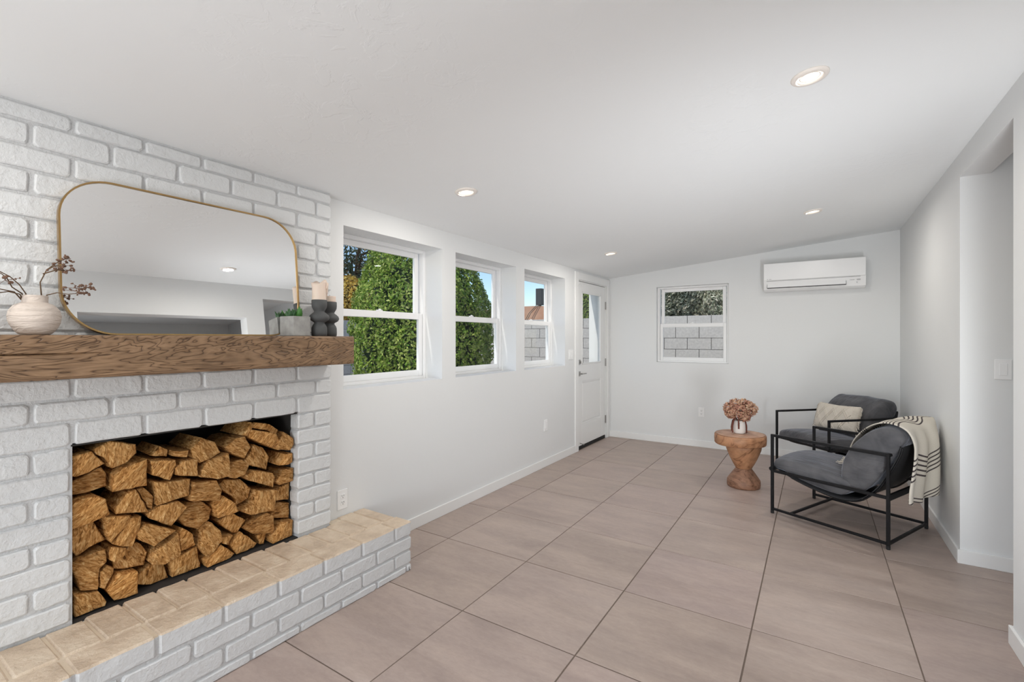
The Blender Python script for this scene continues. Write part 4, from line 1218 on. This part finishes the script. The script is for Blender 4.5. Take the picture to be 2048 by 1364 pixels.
# lumbar cushion on the corner chair
def lumbar():
    t = thing('cushion', 'cream woven lumbar cushion with diamond relief and tassels on corner armchair', 'cushion', (0, 0, 0))
    mloc = Matrix.Translation((A2[0], A2[1], 0)) @ Matrix.Rotation(RZ2, 4, 'Z') @ Matrix.Translation((0.425, 0.335, 0.565)) @ Matrix.Rotation(math.radians(-1), 4, 'X') @ Matrix.Rotation(math.radians(17), 4, 'Y')
    t.matrix_world = mloc
    W_, H_, D_ = 0.235, 0.128, 0.060
    nu, nv = 150, 84
    V = []; F = []
    for s_ in (1, -1):
        for i in range(nu+1):
            for j in range(nv+1):
                a_ = -1+2*i/nu; b_ = -1+2*j/nv
                y = a_*W_*(1-0.05*b_*b_*1.0+0.03*abs(a_)*abs(b_)); z = b_*H_*(1-0.09*(1-a_*a_)*0+0.05*abs(a_)-0.05*a_*a_)
                z += 0.012*a_*a_
                h_ = ((1-a_**4)*(1-b_**4))**0.55
                # braided lines forming diamonds
                d1 = abs(((a_*2.1+b_*0.85) % 1.0)-0.5); d2 = abs(((a_*2.1-b_*0.85) % 1.0)-0.5)
                rel = max(0, 1-abs(d1-0.09)*17) + max(0, 1-abs(d2-0.09)*17) if abs(a_) < 0.80 else 0
                rel2 = 0.6*abs(math.sin(b_*40)) if abs(a_) > 0.82 else 0
                V.append((-s_*(D_*h_ + (0.010*(min(rel, 1.2)+rel2) if h_ > 0.15 else 0)), y, z))
    q = (nu+1)*(nv+1)
    for s_ in (0, 1):
        for i in range(nu):
            for j in range(nv):
                a_ = s_*q+i*(nv+1)+j
                f_ = (a_, a_+nv+1, a_+nv+2, a_+1)
                F.append(f_[::-1] if s_ == 0 else f_)
    o = G().add(V, F).build('cover', M['cream_wool'], t, True)
    bm = bmesh.new(); bm.from_mesh(o.data); bmesh.ops.remove_doubles(bm, verts=bm.verts, dist=0.0006); bmesh.ops.recalc_face_normals(bm, faces=bm.faces); bm.to_mesh(o.data); bm.free()
    rnd = random.Random(4)
    for sgn in (-1, 1):
        g = G()
        for k in range(22):
            z = (-1+2*k/21)*H_*0.92
            d = Vector((rnd.uniform(-.3, .3), sgn, rnd.uniform(-.8, -.1))).normalized()
            p = Vector((rnd.uniform(-.004, .004), sgn*W_*0.965, z+0.010)); g.tube([p, p+d*0.020, p+d*0.030+Vector((0, 0, -0.020))], [0.0045, 0.0035, 0.0016], 5)
        g.build('tassel_fringe', M['cream_wool'], t, True)['kind'] = 'stuff'
lumbar()

# wooden pedestal side table
tx_, ty_ = -0.549, 4.775
t = thing('side_table', 'carved wooden hourglass side table left of the armchairs', 'side table', (tx_, ty_, 0), 0.3)
wob = lambda a, i: 1+0.025*math.sin(2*a+0.6)+0.018*math.sin(3*a+2.0)+0.008*math.sin(7*a)
G().lathe([(r*0.905, z) for r, z in [(0.2,.386),(.232,.388),(.237,.393),(.240,.43),(.238,.468),(.233,.475),(0.20,.4785),(0.06,.4790)]], 56, (-0.031, 0.010, 0), wob).build('table_edge', M['table_wood'], t, True)
G().lathe([(r*0.905, z) for r, z in [(0.05,.4775),(.226,.4782),(.230,.4790),(0.20,.4798),(0.05,.4800)]], 56, (-0.031, 0.010, 0), wob).build('table_top', M['table_top_wood'], t, True)
w3_ = lambda a, i: 1+0.02*math.sin(2*a+1)+0.012*math.sin(5*a)
G().lathe([(r*0.885, z) for r, z in [(.074,.168),(.080,.178),(.100,.21),(.128,.262),(.152,.315),(.162,.340),(.166,.362),(.167,.388)]], 48, (0, 0, 0), w3_).build('pedestal', M['table_wood'], t, True)
G().lathe([(r*0.885, z) for r, z in [(.147,0),(.153,.004),(.156,.02),(.155,.058),(.150,.068),(.128,.098),(.100,.135),(.078,.162),(.074,.168),(.072,.172)]], 48, (0, 0, 0), w3_).build('foot', M['table_foot_wood'], t, True)

vx, vy, vz = tx_-0.036, ty_+0.01, 0.4802
t = thing('vase', 'small white ribbed vase on the wooden side table', 'vase', (vx, vy, vz))
G().lathe([(r*0.91, z) for r, z in [(.040,0),(.050,.002),(.055,.012),(.057,.045),(.054,.085),(.049,.108),(.046,.120),(.043,.120),(.043,.10),(.03,.095)]], 36).build('body', M['white_ceramic'], t, True)

def quads_cloud(name, C_, N_, S_, col, mat, parent=None, asp=0.55, fold=0.25, seed_=0, loc=None):
    """little leaf-shaped quads; C_ centres, N_ normals, S_ sizes, col colours"""
    rs = np.random.RandomState(seed_)
    n = len(C_)
    T_ = np.cross(N_, rs.normal(size=(n, 3))); T_ /= np.linalg.norm(T_, axis=1)[:, None]+1e-9
    B_ = np.cross(N_, T_)
    S1 = S_[:, None]
    v = np.empty((n, 4, 3))
    v[:, 0] = C_ - T_*S1; v[:, 1] = C_ + B_*S1*asp + N_*S1*fold
    v[:, 2] = C_ + T_*S1; v[:, 3] = C_ - B_*S1*asp + N_*S1*fold
    me = bpy.data.meshes.new(name)
    me.vertices.add(n*4); me.vertices.foreach_set('co', v.reshape(-1).astype(np.float32))
    me.loops.add(n*4); me.loops.foreach_set('vertex_index', np.arange(n*4, dtype=np.int32))
    me.polygons.add(n); me.polygons.foreach_set('loop_start', np.arange(0, n*4, 4, dtype=np.int32)); me.polygons.foreach_set('loop_total', np.full(n, 4, dtype=np.int32))
    me.update()
    ca = me.color_attributes.new('col', 'FLOAT_COLOR', 'POINT')
    cc = np.ones((n, 4, 4), dtype=np.float32); cc[:, :, :3] = col[:, None, :]
    ca.data.foreach_set('color', cc.reshape(-1))
    return link(name, me, mat, parent, False, loc)

def unit(n, rs):
    d = rs.normal(size=(n, 3)); return d/np.linalg.norm(d, axis=1)[:, None]

bq = thing('dried_flowers', 'bunch of dried pink and tan hydrangeas with trailing amaranth in white vase', 'dried flowers', (vx, vy, vz+0.11))
R2 = Vector((.841, .541, 0)); D2 = Vector((-.10, .99, 0))
heads = [(-.096, .015, .708, .058), (-.040, .03, .738, .058), (.048, -.01, .742, .056), (.112, .0, .702, .060), (-.005, -.055, .690, .060), (.055, -.045, .645, .050), (-.090, -.03, .672, .048), (.085, .05, .72, .05)]
pal = np.array([(.60, .38, .24), (.50, .27, .19), (.70, .52, .36), (.36, .15, .12), (.42, .20, .15)])
for k, (dx2, dd, z, r) in enumerate(heads):
    rs = np.random.RandomState(50+k); n = 300
    d = unit(n, rs); rad = r*(0.80+0.28*rs.rand(n))
    c = d*rad[:, None]
    p = R2*dx2*0.88 + D2*dd + Vector((0, 0, z-(vz+0.11)))
    nr = d+0.5*rs.normal(size=(n, 3)); nr /= np.linalg.norm(nr, axis=1)[:, None]
    w_ = rs.dirichlet(np.array([1.2, 1, 1.4 if k in (1, 2, 3) else .5, .6, .8])*0.4, n); col = w_ @ pal * 1.1
    quads_cloud('flower_head', c, nr, 0.0085+0.004*rs.rand(n), col, M['petal'], bq, 0.8, 0.2, k, tuple(p))
    G().tube([(0, 0, -0.02), (p.x*0.5, p.y*0.5, p.z*0.45), tuple(p)], 0.003, 6).build('stem', M['twig'], bq, True)
for k, (dx2, dd, pts_) in enumerate([(-.050, -.03, [(-.03, .625), (-.058, .60), (-.068, .56), (-.070, .515), (-.071, .490)]), (-.062, 0, [(-.04, .63), (-.068, .60), (-.078, .55), (-.079, .505)]),
                                 (0.0, -.062, [(-.01, .65), (-.008, .60), (-.006, .56), (-.006, .53)]), (.06, -.02, [(.04, .63), (.060, .59), (.069, .55), (.071, .50), (.070, .484)])]):
    g = G(); pts3 = [R2*a_*0.92 + D2*dd + Vector((0, 0, b_-(vz+0.11))) for a_, b_ in pts_]
    g.tube(pts3, [0.003, 0.006, 0.0075, 0.006, 0.002][:len(pts3)], 7)
    rnd = random.Random(k)
    for q_ in range(26):
        f = rnd.random()*(len(pts3)-1); i_ = min(int(f), len(pts3)-2); pp = pts3[i_].lerp(pts3[i_+1], f-i_)
        m_ = Matrix.Translation(pp+Vector((rnd.uniform(-.005, .005), rnd.uniform(-.005, .005), 0))) @ Matrix.Rotation(rnd.uniform(0, 3), 4, 'Z'); r = 0.0035
        g.bbox((-r, -r, -r), (r, r, r), 0.0015, 1, m_)
    g.build('trailing_stem', M['amaranth'], bq)

# ---------------------------------------------------------------- outside
structure(G().box((-30, -12, -0.3), (XL-0.25, 40, -0.10)).add([(x, y, z) for x, y, z in [(XL-0.25, YB+0.22, -0.10), (25, YB+0.22, -0.10), (25, 40, -0.10), (XL-0.25, 40, -0.10)]], [(0, 1, 2, 3)]).build('ground', M['ground']))
bl_me = None
def block_wall(label, axis, plane, u0, u1, first, top=1.767, rows_=9, body=0.19, sgn=-1):
    global bl_me
    t = thing('block_wall', label, 'block wall', (plane, (u0+u1)/2, -0.10) if axis == 'x' else ((u0+u1)/2, plane, -0.10), 0, None)
    if bl_me is None:
        g = G().bbox((-0.199, -0.012, -0.0985), (0.199, 0.02, 0.0985), 0.004); bl_me = bpy.data.meshes.new('block'); bl_me.from_pydata(g.v, [], g.f); bl_me.materials.append(M['block'])
    c0 = t.location
    g = G()
    if axis == 'y': g.box((u0-c0.x, 0.008, 0), (u1-c0.x, body, top+0.10-0.004)); 
    else: g.box((-body, u0-c0.y, 0), (-0.008, u1-c0.y, top+0.10-0.004))
    g.build('mortar', M['block_mortar'], t)
    for r in range(rows_):
        zc = top-0.2032*(r+0.5)
        u = first + (0.2032 if r % 2 else 0.0) - 0.4064*60
        while u < u1-0.2:
            if u > u0+0.2:
                o = bpy.data.objects.new('block', bl_me); C.objects.link(o); o.parent = t
                if axis == 'y': o.location = (u-c0.x, 0, zc+0.10)
                else: o.location = (0, u-c0.y, zc+0.10); o.rotation_euler = (0, 0, PI/2)
            u += 0.4064
    return t
block_wall('grey concrete block wall running behind the house, seen through the back window', 'y', 8.86, -8.9, -0.6, -1.937+0.2032, rows_=9)
block_wall('grey concrete block wall at far left of the yard, behind the big shrub', 'x', -8.9, 2.5, 8.9, 5.0, rows_=7)

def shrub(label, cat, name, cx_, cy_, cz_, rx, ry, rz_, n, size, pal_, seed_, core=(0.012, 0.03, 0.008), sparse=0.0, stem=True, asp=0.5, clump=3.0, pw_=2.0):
    rs = np.random.RandomState(seed_)
    t = thing(name, label, cat, (cx_, cy_, -0.10))
    d = unit(n*2, rs)
    if sparse:
        nc = max(12, int(n/180)); cc = unit(nc, rs)*rs.rand(nc, 1)**0.4
        idx = rs.randint(0, nc, n)
        p = (cc[idx] + rs.normal(size=(n, 3))*sparse)
        nr = unit(n, rs)
        shade = 0.6+0.5*rs.rand(n)
        k_ = np.ones(n, bool)
    else:
        lump = np.array([mnoise.noise(Vector(tuple(v*clump))) for v in d])
        fine_ = np.array([mnoise.noise(Vector(tuple(v*clump*3.5+9))) for v in d])
        rad = 1.0+0.10*lump+0.07*fine_+rs.uniform(-0.06, 0.015, len(d))
        sq = (np.hypot(d[:, 0], d[:, 1])**pw_ + np.abs(d[:, 2])**pw_)**(-1.0/pw_)
        p = (d*(rad*sq)[:, None])[:n]; nr = (d[:n]+0.75*rs.normal(size=(n, 3))); nr /= np.linalg.norm(nr, axis=1)[:, None]
        shade = 0.85+0.45*rs.rand(n)
    P3 = p*np.array([rx, ry, rz_]) + np.array([0, 0, cz_+0.10])
    ok = P3[:, 2] > 0.05
    P3 = P3[ok]; nr = nr[:len(ok)][ok]; sh = shade[ok]
    w_ = rs.dirichlet(np.ones(len(pal_))*0.3, len(P3)); col = (w_ @ np.array(pal_))*sh[:, None]
    f_ = quads_cloud('foliage', P3, nr, size*(0.7+0.6*rs.rand(len(P3))), col, M['leaf'], t, asp, 0.25, seed_); f_['kind'] = 'stuff'
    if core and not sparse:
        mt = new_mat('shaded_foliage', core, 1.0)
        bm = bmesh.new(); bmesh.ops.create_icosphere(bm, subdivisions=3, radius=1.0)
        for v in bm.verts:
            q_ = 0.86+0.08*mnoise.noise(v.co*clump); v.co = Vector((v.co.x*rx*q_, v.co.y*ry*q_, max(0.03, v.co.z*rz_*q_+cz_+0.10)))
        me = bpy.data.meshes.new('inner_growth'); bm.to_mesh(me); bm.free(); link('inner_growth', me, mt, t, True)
    if stem:
        g = G(); g.tube([(0, 0, 0), (0.03, 0.02, (cz_)*0.5), (0, 0.05, cz_)], [0.07*max(rx, .6), 0.05*max(rx, .6), 0.03], 8)
        if sparse:
            for k in range(7):
                a_ = rs.rand()*6.28; g.tube([(0, 0.03, cz_*0.6), (math.cos(a_)*rx*.35, math.sin(a_)*ry*.35, cz_), (math.cos(a_)*rx*.7, math.sin(a_)*ry*.7, cz_+rz_*0.5*rs.rand())], [0.05, 0.035, 0.012], 6)
        g.build('trunk', M['bark'], t, True)
    return t
GR = [(.15, .30, .03), (.30, .44, .06), (.50, .58, .12), (.06, .15, .02), (.62, .64, .22)]
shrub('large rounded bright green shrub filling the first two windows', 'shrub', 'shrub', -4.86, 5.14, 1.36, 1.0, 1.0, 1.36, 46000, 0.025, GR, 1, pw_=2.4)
YL = [(.62, .40, .05), (.75, .52, .12), (.50, .28, .04), (.80, .62, .2)]
shrub('yellow leaved bush beyond yard wall, in the first window', 'bush', 'bush', -10.2, 7.95, 2.15, 0.75, 0.75, 0.8, 6000, 0.045, YL, 2, (0.10, 0.06, 0.01))
DK = [(.09, .17, .07), (.17, .26, .13), (.28, .30, .20), (.52, .36, .18), (.06, .10, .07)]
shrub('tall sparse gum tree with dark leaves against sky, first window', 'tree', 'tree', -12.4, 9.8, 4.0, 2.2, 2.0, 2.6, 6500, 0.085, DK, 3, None, 0.15, True, 0.3)
shrub('reddish brown barked tree at left edge of the first window', 'tree', 'tree', -11.5, 7.5, 3.8, 0.8, 0.8, 2.2, 4200, 0.085, [(.60, .32, .15), (.46, .24, .12), (.20, .20, .10)], 4, None, 0.22, True, 0.35)
shrub('dark green hedge behind the left yard wall, first window', 'hedge', 'hedge', -10.4, 9.8, 1.5, 0.9, 1.8, 1.0, 8000, 0.05, DK, 5)
OL = [(.60, .62, .46), (.80, .76, .60), (.34, .38, .25), (.14, .19, .12), (.92, .82, .66)]
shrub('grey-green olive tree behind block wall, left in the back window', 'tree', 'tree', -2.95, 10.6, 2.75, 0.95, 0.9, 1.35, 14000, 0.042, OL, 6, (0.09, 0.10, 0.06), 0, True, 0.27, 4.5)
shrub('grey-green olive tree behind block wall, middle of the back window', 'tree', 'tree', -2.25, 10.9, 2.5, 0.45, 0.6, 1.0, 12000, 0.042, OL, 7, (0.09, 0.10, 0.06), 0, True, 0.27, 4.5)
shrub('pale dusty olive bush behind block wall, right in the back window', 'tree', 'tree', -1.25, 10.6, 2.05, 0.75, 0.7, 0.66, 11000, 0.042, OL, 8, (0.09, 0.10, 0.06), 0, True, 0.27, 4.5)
shrub('dark tree far behind the olive trees, beyond back wall', 'tree', 'tree', -2.4, 14.5, 3.5, 2.6, 1.2, 2.4, 9000, 0.075, [(.05, .10, .06), (.10, .16, .12), (.16, .20, .14)], 10, None, 0.20, True, 0.3)
shrub('bright green shrub over block wall, seen through the door glass', 'shrub', 'shrub', -4.32, 9.95, 2.05, 0.42, 0.5, 1.1, 8000, 0.032, GR, 9)

# neighbour's terracotta roofed outbuilding with a dark chimney box
nb = thing('outbuilding', 'terracotta coloured outbuilding beyond the block wall, in the third window', 'building', (-7.9, 14.0, -0.10))
G().box((-3.0, 0, 0), (2.2, 4, 2.05)).build('wall', M['stucco'], nb)
V = []; F = []; n = 14
for s_ in (0, 1):
    for k in range(n+1):
        f = k/n; V.append((-3.2+5.7*f, -0.3 if s_ == 0 else 4.2, 1.95+0.60*math.sin(PI*f)**0.25))
for k in range(n): F.append((k, k+1, n+1+k+1, n+1+k))
b0 = len(V)
for k in range(n+1): V.append((-3.2+5.7*k/n, -0.3, 1.85))
for k in range(n): F.append((b0+k, b0+k+1, k+1, k))
G().add(V, F).build('roof', M['terracotta'], nb)
ch = thing('chimney', 'dark box-shaped chimney cap on the terracotta roof, third window', 'chimney', (-7.73, 13.75, 2.42))
G().bbox((-0.11, -0.11, 0.05), (0.11, 0.11, 0.60), 0.01).build('cap', M['dark_box'], ch)
G().tube([(0, 0, -0.05), (0, 0, 0.08)], 0.05, 10).build('flue', M['dark_box'], ch)
for dx3 in (0.0, 0.07): G().tube([(-0.05+dx3, -0.12, 0.06), (-0.30+dx3, -0.22, -0.22), (-0.42+dx3, -0.33, -0.52)], 0.012, 6).build('guy_rod', M['bark'], ch)
